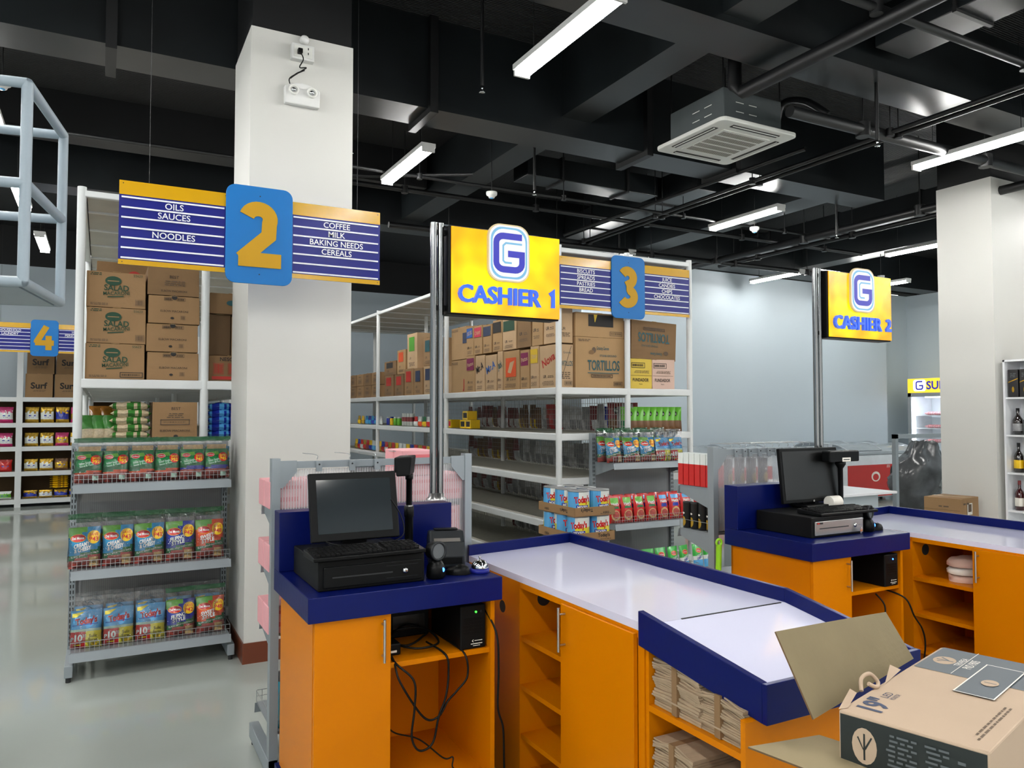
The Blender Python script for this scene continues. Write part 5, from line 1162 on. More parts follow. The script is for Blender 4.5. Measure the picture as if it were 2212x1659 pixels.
# row standing behind each front row
for s_, (z, y, n) in enumerate(((1.163, 5.50, 6), (.648, 5.48, 5), (.173, 5.46, 5))):
    for i in range(n):
        use('pkcreamy43' if s_ < 2 else 'pktoday10', bagged('creamy', '43', 5), '%s pasta pack from the left in the rear row, %s shelf by the column' % (ORD[i + 1].capitalize(), ('top', 'middle', 'lowest')[s_]), (-.05 + (.149 if n == 6 else .172) * i, y, z), math.radians((i * 37) % 7 - 3), math.radians(-5), group='rear row of pasta packs by the column', scale=(1.0, 1.0, 1.0 + .06 * s_))
# second display: behind the near checkout
g2 = [('creamy', '43', 3.975), ('creamy', '43', 4.17), ('creamy', '43', 4.35), ('today', '10', 4.53), ('today', '10', 4.68)]
for i, (k, p, x) in enumerate(g2):
    use('pk' + k + p, bagged(k, p, 5), '%s bagged pasta pack from the left on the display before the snack rack, %s' % (ORD[i + 1].capitalize(), CN[k]), (x, 5.50, 1.157), math.radians((6, -3, 3, -2, 4)[i]), lean, group='bagged pasta packs before the snack rack', scale=(1.12, 1, 1.06))
for i in range(4):
    use('pkcreamy43', bagged('creamy', '43', 5), '%s pasta pack from the left in the rear row before the snack rack' % ORD[i + 1].capitalize(), (3.95 + .2 * i, 5.60, 1.157), math.radians(i * 3 - 5), math.radians(-5), group='rear row of pasta packs before the snack rack', scale=(1.05, 1, 1.1))
def sauce():
    t = thing('sauce_pouch', '', 'sauce pouch')
    mb = pouch_mesh(.125, .235, .05, lambda u, v: 'g_red' if abs(u) > .36 or v > .93 else ('g_lime' if v > .74 else 'g_red' if v > .42 else 'g_sauce'),
        [('t', "Hunt's", 0, .165, .024, 'g_white', {'b': .03, 'w': .075}), ('q', [(-.04, .125), (.04, .125), (.03, .145), (-.03, .145)], 'g_green'), ('e', 0, .065, .045, .045, 'g_pasta'), ('e', 0, .07, .036, .032, 'g_sauce')], 4, 12, 14, .003, bottom=.4); mb.build('pouch_body', t)
    return t
def sauce_b():
    t = thing('sauce_pouch', '', 'sauce pouch')
    mb = pouch_mesh(.125, .235, .05, lambda u, v: 'g_red' if abs(u) > .36 or v > .93 else ('g_sky' if v > .8 else 'g_red' if v > .42 else 'g_sauce'),
        [('t', "Hunt's", 0, .165, .024, 'g_white', {'b': .03, 'w': .075}), ('q', [(-.035, .115), (.035, .115), (.03, .145), (-.03, .145)], 'g_navy'), ('e', 0, .065, .045, .045, 'g_pasta'), ('e', 0, .062, .036, .032, 'g_sauce')], 6, 12, 14, .003, bottom=.4); mb.build('pouch_body', t)
    return t
for i in range(7):
    use('sauce' if i < 4 else 'sauceb', sauce if i < 4 else sauce_b, '%s red spaghetti sauce pouch from the left, %s labelled, behind the near checkout' % (ORD[i + 1].capitalize(), 'green' if i < 4 else 'blue'), (3.955 + .134 * i, 5.47, .632), math.radians((i * 31) % 9 - 4), math.radians(-6), group='red sauce pouches')
    use('sauceb', sauce_b, '%s sauce pouch from the left in the rear row behind the near checkout' % ORD[i + 1].capitalize(), (3.93 + .134 * i, 5.56, .632), math.radians((i * 17) % 9 - 4), math.radians(-5), group='rear row of red sauce pouches')
def dm_green(k):
    def f():
        t = thing('snack_pouch', '', 'pouch')
        pouch_mesh(.125, .215, .045, (lambda u, v: 'g_bright' if v > .5 else 'g_white' if v > .3 else 'g_sky') if k else (lambda u, v: 'g_bright' if v > .45 else 'g_yellow' if v > .38 else 'g_white'),
          [('e', 0, .155, .036, .022, 'g_yellow'), ('e', 0, .155, .032, .019, 'g_red'), ('t', 'Del Monte', 0, .155, .011, 'g_white', {'w': .05}), ('t', 'CREAMY', 0, .115, .017, 'g_white', {'b': .03, 'r': 20, 'w': .07}), ('t', 'CHEESY' if k else 'SWEET', 0, .09, .018, 'g_navy' if k else 'g_red', {'b': .03, 'r': 20, 'w': .07})], 8 + k, 10, 12, .003, bottom=.4).build('pouch_body', t)
        return t
    return f
for i, (x, k) in enumerate(((4.15, 0), (4.29, 0), (4.43, 0), (4.57, 1), (4.70, 1))):
    use('dmg%d' % k, dm_green(k), '%s green sauce pouch from the left on the lowest shelf behind the near checkout' % ORD[i + 1].capitalize(), (x, 5.42, .173), math.radians(i * 5 - 8), math.radians(-8), group='green sauce pouches')
for i, (x, k) in enumerate(((4.86, 1), (4.985, 1))):
    use('dmg1', dm_green(1), '%s green pouch %s the lime handle, on the floor rack' % (('Front', 'Nearest')[i], ('left of', 'close to')[i]), (x, 5.42, .173), math.radians(4), math.radians(-8))

# chips on the snack rack end and behind the wire mesh
def chips(c1, c2, c3, seed, w_=.16, h_=.24, art=True):
    def f():
        t = thing('chip_bag', '', 'snack bag')
        pouch_mesh(w_, h_, .07, lambda u, v: c1 if v > .42 else (c2 if u > .0 else c3), [('e', 0, h_ * .72, w_ * .2, h_ * .12, 'g_black'), ('t', 'chips', 0, h_ * .72, .02, 'g_white', {'w': w_ * .3})] if art else None, seed, 8, 9, .006, bottom=.5).build('bag_body', t)
        return t
    return f
for i in range(8):
    use('gchip', chips('g_lime', 'g_brown', 'g_green', 2), '%s green chip bag from the left in the upright row at the rack end' % ORD[i + 1].capitalize(), (4.45 + .078 * i, 5.92, 1.41), math.radians(-28), math.radians(-3), group='green chip bags')
for i in range(3):
    use('mchip', chips('g_maroon', 'g_maroon', 'g_brown', 9), '%s maroon chip bag from the left behind the green chip bags' % ORD[i + 1].capitalize(), (4.44 + .09 * i, 6.12, 1.41), math.radians(-20), math.radians(-3), group='maroon chip bags', scale=(1, 1, 1.18))
rnd = random.Random(11)
kinds = [('g_silver', 'g_silver', 'g_darkfoil'), ('g_darkfoil', 'g_silver', 'g_darkfoil'), ('g_silver', 'g_darkfoil', 'g_silver'), ('g_red', 'g_maroon', 'g_red'), ('g_navy', 'g_silver', 'g_navy'), ('g_brown', 'g_yellow', 'g_brown'), ('g_maroon', 'g_maroon', 'g_silver')]
KN = ['silver', 'dark silver', 'dull silver', 'red', 'navy', 'yellow and brown', 'maroon']
for lv, (z, nm) in enumerate(((1.41, 'second highest'), (1.01, 'third'), (.61, 'fourth'), (.215, 'lowest'))):
    n = 26; seq = []
    for i in range(n):
        y = 5.98 + .14 * i
        if lv == 3 and i > 16: continue
        k = rnd.choice((0, 0, 1, 1, 2, 6)) if not (lv == 0 and i in (9, 10)) else 3
        if lv == 0 and 12 <= i <= 14: k = 5
        if lv == 0 and i in (2,): k = 4
        if i > 14: k = rnd.choice((6, 6, 1, 5))
        near = '%s from near end' % (ORD[i + 1] if i < 20 else 'beyond twentieth')
        lab = '%s snack bag behind wire mesh, %s shelf, %s' % (KN[k].capitalize(), nm, near) if i < 20 else 'farthest %s snack bags behind the wire mesh, %s shelf' % (KN[k], nm)
        use('ck%d' % k, chips(*kinds[k], 20 + k, .15, .25, False), lab, (4.47 + rnd.uniform(-.01, .02), y, z), math.radians(90 + rnd.uniform(-14, 14)), math.radians(-3), group='snack bags behind the mesh, %s shelf level' % nm, scale=(1, 1, rnd.uniform(.95, 1.12)))
# small goods on the aisle side of the snack rack, second bay
def small(kind, c1, c2):
    def f():
        t = thing(*{'can': ('snack_can', '', 'can'), 'box': ('small_box', '', 'box'), 'bag': ('small_snack_bag', '', 'snack bag'), 'jar': ('jar', '', 'jar')}[kind])
        if kind == 'can': MB().lathe([(.001, 0), (.034, 0), (.035, .16), (.036, .162), (.036, .172), (.001, .173)], (0, 0, 0), c1, 14).lathe([(.0352, .06), (.0355, .12)], (0, 0, 0), c2, 14).build('can_body', t)
        elif kind == 'box': mb = MB().box(-.07, .07, 0, .12, 0, .1, c1); mb.box(-.05, .05, -.001, 0, .02, .08, c2); mb.build('box_body', t, bevel=.002)
        elif kind == 'jar': MB().lathe([(.001, 0), (.035, .002), (.035, .09), (.028, .1)], (0, 0, 0), c1, 12).lathe([(.03, .1), (.03, .12), (.001, .121)], (0, 0, 0), c2, 12).build('jar_body', t)
        else: pouch_mesh(.12, .13, .05, lambda u, v: c1 if v > .45 else c2, None, 5, 6, 6, .008).build('bag_body', t)
        return t
    return f
SM = [(8.0, 'box', 'g_yellow', 'g_black', 'yellow box'), (8.15, 'box', 'g_yellow', 'g_black', 'yellow box'), (8.55, 'box', 'g_yellow', 'g_red', 'yellow and red box'), (8.9, 'bag', 'g_yellow', 'g_red', 'yellow bag'), (9.05, 'jar', 'g_orange', 'g_green', 'orange jar'), (9.2, 'bag', 'g_white', 'g_red', 'white and red bag'), (9.35, 'bag', 'g_green', 'g_yellow', 'green bag'),
      (9.5, 'bag', 'g_white', 'g_orange', 'white and orange bag'), (9.65, 'bag', 'g_red', 'g_white', 'red and white bag'), (9.8, 'can', 'g_white', 'g_maroon', 'white tube can'), (9.9, 'can', 'g_white', 'g_maroon', 'white tube can'), (10.0, 'can', 'g_white', 'g_maroon', 'white tube can'), (10.1, 'can', 'g_white', 'g_maroon', 'white tube can'),
      (10.3, 'jar', 'g_lime', 'g_white', 'green jar'), (10.45, 'jar', 'g_lime', 'g_white', 'green jar'), (10.6, 'jar', 'g_yellow', 'g_navy', 'yellow jar'), (10.75, 'jar', 'g_navy', 'g_white', 'navy jar'), (11.1, 'bag', 'g_silver', 'g_white', 'silver bag'), (11.35, 'bag', 'g_navy', 'g_blue', 'blue bag'), (11.5, 'bag', 'g_blue', 'g_navy', 'bright blue bag'), (11.65, 'bag', 'g_navy', 'g_blue', 'blue bag'), (11.8, 'bag', 'g_blue', 'g_sky', 'light blue bag'), (12.0, 'bag', 'g_yellow', 'g_gold', 'yellow bag'), (12.2, 'bag', 'g_gold', 'g_yellow', 'golden bag')]
seen = {}
for y, k, a, b, lab in SM:
    seen[lab] = seen.get(lab, 0) + 1; q = ORD[seen[lab]]
    use('s_%s%s%s' % (k, a, b), small(k, a, b), 'small %s, %s such from the chrome pole, second highest shelf' % (lab, q), (3.72, y, 1.41), -math.pi / 2, group='small snacks on the second highest shelf')
use('s_boxg_yellowg_black', small('box', 'g_yellow', 'g_black'), 'yellow box stacked on top of another behind the chrome pole', (3.72, 8.08, 1.511), -math.pi / 2)
SB = [('g_yellow', 'g_navy'), ('g_red', 'g_white'), ('g_white', 'g_blue'), ('g_red', 'g_maroon'), ('g_navy', 'g_red'), ('g_white', 'g_sky'), ('g_gold', 'g_red'), ('g_yellow', 'g_gold')]
for i in range(22):
    a, b = SB[(i * 3) % 8]
    use('s_bag%s%s' % (a, b), small('bag', a, b), '%s %s snack bag from the pink boxes, third shelf of the aisle' % (ORD[min(i + 1, 20)].capitalize(), a[2:]) if i < 20 else 'farthest colourful snack bag, third shelf of the aisle', (3.72, 9.2 + .15 * i, 1.01), -math.pi / 2, group='small snack bags on the third shelf', scale=(1.1, 1, 1.15))

# ---- far wall rack: packs in rows
PC = [('g_magenta', 'g_white', 'magenta'), ('g_gold', 'g_white', 'golden'), ('g_gold', 'g_navy', 'gold and navy'), ('g_magenta', 'g_gold', 'pink and gold'), ('g_navy', 'g_gold', 'navy'), ('g_red', 'g_red', 'red'), ('g_white', 'g_lime', 'white'), ('g_sky', 'g_white', 'pale blue'), ('g_brown', 'g_gold', 'brown and gold')]
ROWS = [(1.415, [0, 0, 0, 1, 1, 2, 3, 3, 4, 8], 'top'), (1.015, [0, 0, 0, 1, 1, 3, 1, 4, 4, 0], 'second'), (.595, [5, 5, 5, 1, 1, 8, 8, 2, 4, 5], 'third'), (.13, [6, 6, 6, 2, 1, 2, 2, 7, 7, 7], 'bottom')]
for z, seq, nm in ROWS:
    for i, k in enumerate(seq):
        x = (-1.86 + .22 * i) if i < 3 else (-1.05 + .225 * (i - 3)); a, b, cn = PC[k]
        def f(a=a, b=b, k=k):
            t = thing('detergent_pack', '', 'detergent pack'); pouch_mesh(.20, .27, .09, lambda u, v: a if (v + .25 * noise.noise((u * 6, v * 6, k)) > .66 or v < .2) else b, [('l', -.06, .11, .06, .16, 'g_navy', 1), ('l', -.05, .085, .05, .10, 'g_navy', 1)], 3, 12, 14, .014).build('pack_body', t); return t
        use('dp%d' % k, f, '%s pack, %s from the left, on the %s far wall shelf' % (cn.capitalize(), ORD[i + 1], nm), (x, 15.42, z), 0, math.radians(-4), group='detergent packs on the far wall rack', scale=(1, 1, 1 if nm in ('top',) else .85 if nm == 'second' else .75 if nm == 'third' else .5))
def flat(c1, c2, w_=.3, t_=.05, d_=.2):
    def f():
        t = thing('stacked_pack', '', 'pack'); mb = pouch_mesh(w_, d_, t_, lambda u, v: c1 if noise.noise((u * 9, v * 9, 3.3)) > -.12 else c2, None, 4, 12, 12, .006, top=.6, bottom=.2)
        mb.v = [Vector((v.x, v.z, -v.y + t_ / 2)) for v in mb.v]; mb.build('pack_body', t); return t
    return f
for i in range(6):
    use('gst', flat('g_gold', 'g_yellow', .3, .04, .25), '%s golden sachet pack up in the pile at the bottom of the far wall rack' % ORD[i + 1].capitalize(), (-.62, 15.36, .29 + .036 * i), 0, group='golden sachet pile')
for i in range(6):
    use('nst', flat('g_navy', 'g_sky', .28, .04, .25), '%s navy sachet pack up in the pile on the third far wall shelf' % ORD[i + 1].capitalize(), (-.30, 15.36, .70 + .036 * i), 0, group='navy sachet pile')
# ---- middle shelf of the second aisle rack
for i in range(5):
    use('grn_flat', flat('g_grain', 'g_rice', .26, .062, .22), '%s flat green grain pack from the bottom of the pile on the second rack' % ORD[i + 1].capitalize(), (.175 + .008 * (i % 2), 5.87, 1.409 + .05 * i), math.radians((i * 3) % 5 - 2), group='flat green grain packs')
for i in range(4):
    def f():
        t = thing('grain_pack', '', 'grain pack'); pouch_mesh(.085, .17, .06, lambda u, v: 'g_grain' if v > .45 else 'g_rice', None, 6, 7, 9, .006).build('pack_body', t); return t
    use('grn_up', f, '%s upright green grain pack from the left on the second rack' % ORD[i + 1].capitalize(), (-.075 + .062 * i, 5.93, 1.409), math.radians(20 - 8 * i), math.radians(-6), group='upright green grain packs')
    def g():
        t = thing('noodle_pack', '', 'noodle pack'); pouch_mesh(.09, .1, .05, lambda u, v: 'g_amber', None, 8, 6, 6, .006).build('pack_body', t); return t
    use('amb', g, '%s amber noodle pack from the left above the green grain packs' % ORD[i + 1].capitalize(), (-.03 + .065 * i, 6.02, 1.545), math.radians(12 - 5 * i), math.radians(-15), group='amber noodle packs')
for i in range(5):
    use('bluef', flat('g_sky', 'g_navy', .2, .06, .2), '%s blue pack from the bottom of the pile touching the white column' % ORD[i + 1].capitalize(), (.77, 5.88, 1.409 + .05 * i), 0, group='blue packs by the column')

# ================================================================== CANNED FRUIT TRAYS
def can():
    t = thing('fruit_can', '', 'can'); R_ = .077
    MB().lathe([(.001, 0), (R_, 0), (R_ + .002, .003), (R_, .006), (R_, .17), (R_ + .002, .173), (R_, .176), (R_ - .004, .176), (R_ - .006, .17), (.001, .17)], (0, 0, 0), 'can_top', 26).build('can_shell', t)
    mb = MB(); n = 26; z0, z1 = .009, .167
    for k in range(n):
        a0, a1 = 6.2832 * k / n, 6.2832 * (k + 1) / n; c = 'g_sky' if (k % 13) < 5 else 'g_white'
        for za, zb, cc in ((z0, .05, 'g_blue'), (.05, .1, 'g_yel2' if (k % 13) > 4 else 'g_sky'), (.1, z1, c if c == 'g_sky' else 'g_white')):
            r = R_ + .0008; mb.add([(r * math.cos(a0), r * math.sin(a0), za), (r * math.cos(a1), r * math.sin(a1), za), (r * math.cos(a1), r * math.sin(a1), zb), (r * math.cos(a0), r * math.sin(a0), zb)], [(0, 1, 2, 3)], cc, True)
    def wrap(ph): return lambda x, z, e: ((R_ + .001 + e) * math.sin(x / R_ + ph), -(R_ + .001 + e) * math.cos(x / R_ + ph), z)
    for ph in (0, 3.14159): mb.art(wrap(ph), [('t', "Today's", 0, .115, .042, 'g_red', {'b': .05, 'w': .12, 'r': 5}), ('r', -.045, .045, .045, .075, 'g_navy', 6), ('t', 'MIXED', 0, .06, .02, 'g_white', {'b': .03, 'w': .075}), ('t', 'FRUITS', 0, .032, .014, 'g_navy', {'b': .02})])
    mb.build('can_label', t); return t
cx0, cy0 = 2.86, 4.42; NT = 6; TH = .176
def tray(flip):
    def f():
        t = thing('can_tray', '', 'cardboard tray'); w_, d_ = .335, .49; mb = MB(); hh = .062
        mb.box(0, w_, 0, d_, 0, .003, 'card').box(0, w_, 0, .003, 0, hh, 'card').box(0, w_, d_ - .003, d_, 0, hh, 'card').box(0, .003, 0, d_, 0, hh, 'card').box(w_ - .003, w_, 0, d_, 0, hh, 'card')
        mb.build('tray_body', t); mb = MB(); ro = 180 if flip else 0
        mb.art(lambda x, z, e: (x, -.0005 - e, z), [('t', "Today's", .24 if not flip else .1, .04, .022, 'print_black', {'b': .03, 'r': ro}), ('t', '03854', .08 if not flip else .26, .02, .014, 'print_black', {'b': .02, 'r': ro}), ('l', .2, .01, .3, .02, 'print_grey', 1)])
        mb.art(lambda x, z, e: (-.0005 - e, d_ - x, z), [('t', "Today's", .35, .03, .022, 'print_black', {'b': .03, 'r': ro}), ('t', '03854', .12, .02, .016, 'print_black', {'b': .02, 'r': ro})]); mb.build('tray_print', t); return t
    return f
for k in range(NT):
    z = k * TH * 1.0 + .001
    use('tray%d' % (k % 2), tray(k % 2), '%s cardboard tray of fruit cans counted from the top of the stack' % ORD[NT - k].capitalize(), (cx0, cy0, z), group='trays of fruit cans')
    for i in range(2):
        for j in range(3):
            lab = 'fruit can in the %s layer from the top, %s row, %s' % (ORD[NT - k], ('front', 'middle', 'rear')[j], ('left', 'right')[i])
            use('can', can, lab, (cx0 + .083 + .167 * i, cy0 + .082 + .163 * j, z + .004 - .0), math.radians(-30 + (i * 50 + j * 30 + k * 20) % 40), group='stacked fruit cans', scale=(1, 1, .97))

# ================================================================== GOODS ON THE DESK SHELVES
def pinkbox():
    t = thing('pink_box', '', 'box'); MB().box(-.085, .085, -.06, .06, 0, .12, 'pink_box').build('box_body', t, bevel=.004)
    mb = MB()
    for sy in (-1, 1): mb.box(-.055, .055, sy * .0605 - .0004, sy * .0605 + .0004, .085, .1, 'pink_dark').box(-.04, .04, sy * .0605 - .0004, sy * .0605 + .0004, .03, .05, 'pink_dark')
    mb.build('box_print', t); return t
ci = 0
for sh, z, cols in (('top', 1.172, [(.74, 1), (.92, 1), (1.18, 1), (1.355, 2), (1.53, 1)]), ('second', .897, [(.74, 1), (.92, 1), (1.12, 1), (1.3, 2), (1.49, 2)]), ('third', .627, [(.74, 1), (.92, 1), (1.12, 1), (1.3, 1), (1.5, 1)])):
    for c, (x, n) in enumerate(cols):
        for j in range(n):
            for r_, y in enumerate((3.535, 3.665)):
                use('pinkb', pinkbox, 'pink box, %s column from left, %s layer, %s row, %s shelf behind near desk' % (ORD[c + 1], ('bottom', 'middle', 'top')[j] if n > 1 else 'only', ('near', 'far')[r_], sh), (x, y, z + .1225 * j), group='pink boxes behind the near desk')
def bottle_teal():
    t = thing('teal_bottle', '', 'bottle'); MB().lathe([(.001, 0), (.035, .002), (.036, .13), (.02, .17), (.016, .18)], (0, 0, 0), 'g_teal', 18).build('bottle_body', t)
    MB().lathe([(.02, .175), (.02, .215), (.001, .216)], (0, 0, 0), 'g_black', 16).build('cap', t); return t
for i in range(8):
    use('teal', bottle_teal, '%s teal bottle from the left end on the base shelf behind the near desk' % ORD[i + 1].capitalize(), (.745 + .1 * (i // 2), 3.52 + .09 * (i % 2), .202), group='teal bottles')
# far desk shelves: red and white upright packs
def redpack():
    t = thing('red_pack', '', 'box'); MB().box(-.022, .022, -.05, .05, 0, .13, 'g_red').box(-.022, .022, -.05, .05, .13, .195, 'g_white').build('box_body', t)
    mb = MB(); P_ = lambda x, z, e: (-.0225 - e, -x, z); mb.art(P_, [('e', 0, .165, .018, .018, 'g_red'), ('e', 0, .165, .013, .013, 'g_white'), ('t', 'Total 10', 0, .07, .022, 'g_white', {'r': 90, 'w': .07})])
    P2 = lambda x, z, e: (x, -.0505 - e, z); mb.art(P2, [('e', 0, .165, .014, .018, 'g_red'), ('t', 'Total', 0, .08, .02, 'g_white', {'r': 90, 'w': .07})]); mb.build('box_print', t); return t
for i in range(6): use('redp', redpack, '%s red and white upright box from the far end, by the second cash desk' % ORD[i + 1].capitalize(), (3.225, 3.70 - .050 * i, 1.152), math.radians(90), group='red and white upright boxes')
def tubepack():
    t = thing('black_tube', '', 'canister'); MB().lathe([(.001, 0), (.03, 0), (.03, .15), (.031, .152), (.031, .158), (.001, .16)], (0, 0, 0), 'g_black', 16).build('canister_body', t)
    mb = MB(); mb.art(lambda x, z, e: (-.0305 * math.cos(x / .03) - e, -.0305 * math.sin(x / .03), z), [('e', 0, .09, .012, .006, 'print_white'), ('e', .0, .04, .02, .03, 'g_gold')]); mb.build('canister_label', t); return t
for i in range(4): use('tubep', tubepack, '%s black canister from the far end on the shelf by the second cash desk' % ORD[i + 1].capitalize(), (3.215 + .003 * i, 3.68 - .066 * i, .887), math.radians(-15), group='black canisters')
for i in range(4): use('tubep', tubepack, '%s canister seen through the clear panel behind the far desk' % ORD[i + 1].capitalize(), (3.42 + .1 * i, 3.55, 1.152), math.radians(90), group='canisters behind the clear panel')
use('smc', carton(.24, .2, .22, 'card', [('bar', .14, .03, .22, .07, 'print_black')], tape=False), 'small brown carton right behind the black canisters', (3.29, 3.66, .887), -math.pi / 2)
hd = thing('broom', 'lime green handle leaning against the grey shelf upright', 'broom', (3.03, 3.235, 0)); MB().tube([(0, 0, .02), (.0, 0, .5), (.012, 0, .72)], .011, 'neon_green', 12).tube([(.012, 0, .72), (.018, 0, .86)], .016, 'neon_green', 12, sub=1).build('handle', hd)
n = 20; mb = MB(); mb.tube([(.018 + .018 * math.cos(6.2832 * k / n), 0, .872 + .018 * math.sin(6.2832 * k / n)) for k in range(n + 1)], .007, 'neon_green', 8, sub=1); mb.build('hanging_loop', hd)
MB().box(-.1, .1, -.02, .02, 0, .05, 'neon_green').build('brush_head', hd)

# ================================================================== RIGHT SIDE: FREEZERS, FRIDGE, TABLE, RAIL
def chest(label, x, y, w_=1.75, art=False):
    t = thing('chest_freezer', label, 'freezer', (x, y, 0)); D_ = .75
    MB().box(0, w_, 0, D_, .08, .84, 'freezer_white').build('cabinet', t, bevel=.02)
    for x in (.08, w_ - .08):
        for yy in (.08, D_ - .08): MB().cyl((x, yy, 0), (x, yy, .08), .025, 'slot_black', 10).build('foot', t)
    MB().box(.02, w_ - .02, -.012, -.002, .1, .66, 'freezer_red').build('front_graphic', t)
    MB().box(-.02, w_ + .02, -.02, D_ + .02, .84, .9, 'freezer_grey').build('top_frame', t, bevel=.012)
    for k in range(2):
        mb = MB(); vs = []; n = 12; x0 = .04 + k * (w_ / 2 - .02); x1 = x0 + w_ / 2 - .04; zz = .9 + .015 * (1 - k)
        for j in range(n + 1):
            a = j / n; y_ = .02 + (D_ - .04) * a; z = zz + .11 * math.sin(math.pi * a) ** .7
            vs += [(x0, y_, z), (x1, y_, z)]
        mb.add(vs, [(2 * j, 2 * j + 1, 2 * j + 3, 2 * j + 2) for j in range(n)], 'lid_glass', True); l = mb.build('curved_lid', t)
        mb = MB(); mb.tube([(x0, vs[2 * j][1], vs[2 * j][2]) for j in range(n + 1)], .014, 'freezer_grey', 6, sub=1); mb.tube([(x1, vs[2 * j][1], vs[2 * j][2]) for j in range(n + 1)], .014, 'freezer_grey', 6, sub=1); mb.build('lid_frame', l)
    if art:
        mb = MB(); P_ = lambda x, z, e: (x, -.0135 - e, z)
        mb.art(P_, [('e', .75, .45, .12, .09, 'print_white'), ('e', .75, .44, .08, .06, 'freezer_red'), ('e', 1.27, .5, .13, .16, 'g_black'), ('q', [(1.2, .4), (1.27, .42), (1.33, .6), (1.25, .56)], 'card_pale')] +
               [('e', 1.58 + .08 * math.cos(a), .46 + .08 * math.sin(a), .055, .05, 'card_pale') for a in (0, 1.25, 2.5, 3.8, 5.0)] + [('e', 1.58, .46, .03, .03, 'g_brown'), ('e', 1.57, .6, .05, .04, 'print_white')] +
               [('q', [(1.05 + .03 * k, .6), (1.06 + .03 * k, .6), (1.07 + .03 * k, .65), (1.06 + .03 * k, .65)], 'print_white') for k in range(3)]); mb.build('graphic_print', t)
    return t
chest('chest freezer with a red printed front beside the white counter', 11.45, 9.0, 1.9, True)
chest('rear chest freezer with a humped grey lid along the far white wall', 11.9, 9.85, 1.75)
chest('left chest freezer mostly hidden behind the grey shelf frame', 8.3, 9.6, 2.0)
FX, FY = 15.1, 10.31
fr = thing('display_fridge', 'upright glass door fridge with a yellow lit header, partly behind the right column', 'fridge', (FX, FY, 0), -math.pi / 2); W_, D_, H_ = 1.25, .75, 2.0
mb = MB().box(0, .05, 0, D_, 0, H_, 'fridge_inner').box(W_ - .05, W_, 0, D_, 0, H_, 'fridge_inner').box(0, W_, D_ - .04, D_, 0, H_, 'fridge_inner').box(0, W_, 0, D_, H_ - .05, H_, 'freezer_white').box(0, W_, 0, D_, 0, .2, 'freezer_white'); mb.build('cabinet', fr)
MB().box(0, W_, -.03, .3, H_ + .0, 2.30, 'head_yellow').build('header', fr, bevel=.005)
mb = MB(); mb.text('SUPER', (.75, -.034, 2.155), (1, 0, 0), (0, 0, 1), .16, 'glow_navy', bold=.03); p = rrect(.28, .24, .05, 5, .27, 2.155); mb.add([(q[0], -.033, q[1]) for q in p], [tuple(range(len(p)))], 'head_white'); logo(mb, .27, 2.155, .2, -.035); mb.build('header_print', fr)
MB().box(.08, .1, .05, .08, .3, 1.85, 'fridge_led').build('led_strip', fr); MB().box(.3, W_ - .1, .1, .2, 1.9, 1.94, 'fridge_led').build('top_light', fr)
for z in (.6, .95, 1.25, 1.52): MB().box(.06, W_ - .06, .1, .65, z, z + .015, 'freezer_white').build('shelf', fr)
mb = MB().box(0, .07, -.03, 0, .2, H_, 'steel_brushed').box(W_ - .07, W_, -.03, 0, .2, H_, 'steel_brushed').box(0, W_, -.03, 0, H_ - .08, H_, 'steel_brushed').box(0, W_, -.03, 0, .2, .26, 'steel_brushed'); mb.build('door_frame', fr)
MB().box(.07, W_ - .07, -.02, -.015, .26, H_ - .08, 'lid_glass2').build('glass_door', fr)
for z in (1.535, 1.265, .965):
    for i in range(6): use('meat', flat('pink_dark', 'pink_box', .17, .07, .3), 'pink frozen pack, %s from the left on the %s shelf of the fridge' % (ORD[i + 1], {1.535: 'highest', 1.265: 'middle', .965: 'lower'}[z]), (FX + .12, FY - .35 - .15 * i, z), -math.pi / 2, group='pink frozen packs in the fridge')
wt = thing('white_counter', 'low white counter between the far desk and the freezers', 'table', (5.72, 5.25, 0))
MB().box(0, 1.75, -.0, .9, .735, .76, 'sign_white').build('counter_top', wt, bevel=.003); MB().box(.05, 1.6, .12, .8, 0, .735, 'wall_white').build('counter_body', wt)
gr = thing('steel_frame', 'grey steel tube frame before the fridge left of the right column', 'frame', (10.0, 7.05, 0))
for x in (0, 1.3): MB().box(x - .03, x + .03, -.03, .03, 0, 1.28, 'rack_grey').build('frame_post', gr)
MB().box(-.03, 1.33, -.03, .03, 1.22, 1.28, 'rack_grey').build('frame_bar', gr); MB().box(-.03, 1.33, -.03, .03, .1, .15, 'rack_grey').build('frame_bar', gr)
tb = thing('plastic_cover', 'crumpled grey plastic sheet heaped inside the steel frame', 'plastic sheet', (11.2, 7.52, 0)); mb = MB(); n, m_ = 26, 18; vs = []
for j in range(m_ + 1):
    v = j / m_; R_ = .52 * math.sin(math.pi * (.12 + .80 * v)) ** .8
    for i in range(n):
        a = 6.2832 * i / n; q = noise.noise((math.cos(a) * 2.2, math.sin(a) * 2.2, v * 4)) * .10 + noise.noise((math.cos(a) * 6, math.sin(a) * 6, v * 9)) * .04
        vs.append(((R_ + q) * math.cos(a) + .22 * v - .1, (R_ * .55 + q) * math.sin(a), .05 + 1.1 * v + q * .5))
mb.add(vs, [(j * n + i, j * n + (i + 1) % n, (j + 1) * n + (i + 1) % n, (j + 1) * n + i) for j in range(m_) for i in range(n)], 'bag_grey', True); mb.add(vs[-n:], [tuple(range(n))], 'bag_grey'); mb.build('sheet', tb)
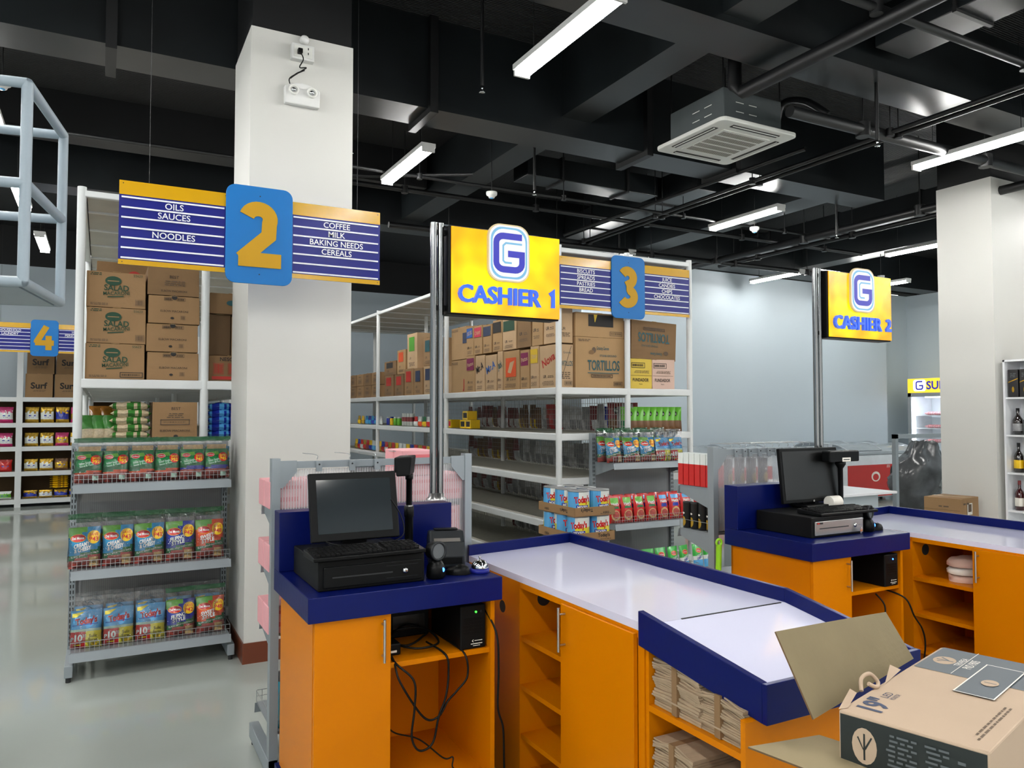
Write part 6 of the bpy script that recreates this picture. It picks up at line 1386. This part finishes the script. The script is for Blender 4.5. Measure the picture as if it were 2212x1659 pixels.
# liquor shelf, opening toward -X
lq = thing('liquor_shelf', 'white liquor shelf at the right edge beside the column', 'shelf', (8.40, 4.66, 0)); YW = 1.5; DP = .3
mb = MB().box(0, DP, -.02, 0, 0, 2.15, 'sign_white').box(0, DP, -YW, -YW + .02, 0, 2.15, 'sign_white').box(DP - .012, DP, -YW, 0, 0, 2.15, 'sign_white').box(0, DP, -YW, 0, 2.13, 2.15, 'sign_white').box(0, DP, -YW, 0, 0, .1, 'sign_white'); mb.build('cabinet', lq)
for z in (1.755, 1.36, .965, .57): MB().box(.01, DP - .012, -YW + .02, -.02, z - .018, z, 'sign_white').build('shelf_board', lq)
sg = thing('liquor_sign', 'yellow sign with a blue bar above the liquor shelf', 'sign', (8.42, 4.40, 2.155)); MB().box(0, .02, -1.2, 0, 0, .29, 'sign_yellow').build('board', sg); mb = MB().box(-.002, 0, -1.2, -.005, .11, .175, 'sign_white').box(-.003, 0, -1.2, -.012, .122, .163, 'sign_navy'); mb.build('stripe', sg)
def bottle(c, lab_, cap, h_=.28, r_=.045, sq=False):
    def f():
        t = thing('liquor_bottle', '', 'bottle'); n = 4 if sq else 18
        MB().lathe([(.001, 0), (r_, .003), (r_, h_ * .55), (r_ * .8, h_ * .62), (r_ * .33, h_ * .74), (r_ * .3, h_ * .9)], (0, 0, 0), c, 16).build('glass', t)
        MB().lathe([(r_ * .36, h_ * .86), (r_ * .36, h_), (.001, h_)], (0, 0, 0), cap, 12).build('cap', t); MB().lathe([(r_ + .001, h_ * .14), (r_ + .001, h_ * .42)], (0, 0, 0), lab_, 18).build('label', t); return t
    return f
for i in range(5):
    y = 4.575 - .11 * i
    use('lb1', bottle('bottle_dark', 'g_darkfoil', 'g_black', .28, .048), '%s dark bottle with grey label from the column, second liquor shelf' % ORD[i + 1].capitalize(), (8.505, y, 1.361), group='dark bottles with grey labels')
    use('lb2', bottle('bottle_dark', 'g_yellow', 'g_black', .31, .045), '%s dark bottle with yellow label from the column, third liquor shelf' % ORD[i + 1].capitalize(), (8.505, y, .966), group='dark bottles with yellow labels')
    use('lb3', bottle('wine_red', 'print_white', 'g_maroon', .31, .043), '%s red bottle with white label from the column, fourth liquor shelf' % ORD[i + 1].capitalize(), (8.505, y, .571), group='red bottles with white labels')
def blackbox():
    t = thing('boxed_bottle', '', 'box'); MB().box(-.06, .06, -.05, .05, 0, .29, 'g_black').build('box_body', t, bevel=.003); mb = MB()
    mb.art(lambda x, z, e: (-.0605 - e, -x, z), [('q', [(-.05, .15), (.05, .19), (.05, .2), (-.05, .16)], 'g_gold'), ('l', -.03, .21, .03, .26, 'grey_plastic', 3), ('e', .0, .08, .012, .03, 'g_gold')]); mb.build('box_print', t); return t
for i in range(5): use('bbx', blackbox, '%s black gift box from the column on the top liquor shelf' % ORD[i + 1].capitalize(), (8.49, 4.575 - .115 * i, 1.756), group='black gift boxes')
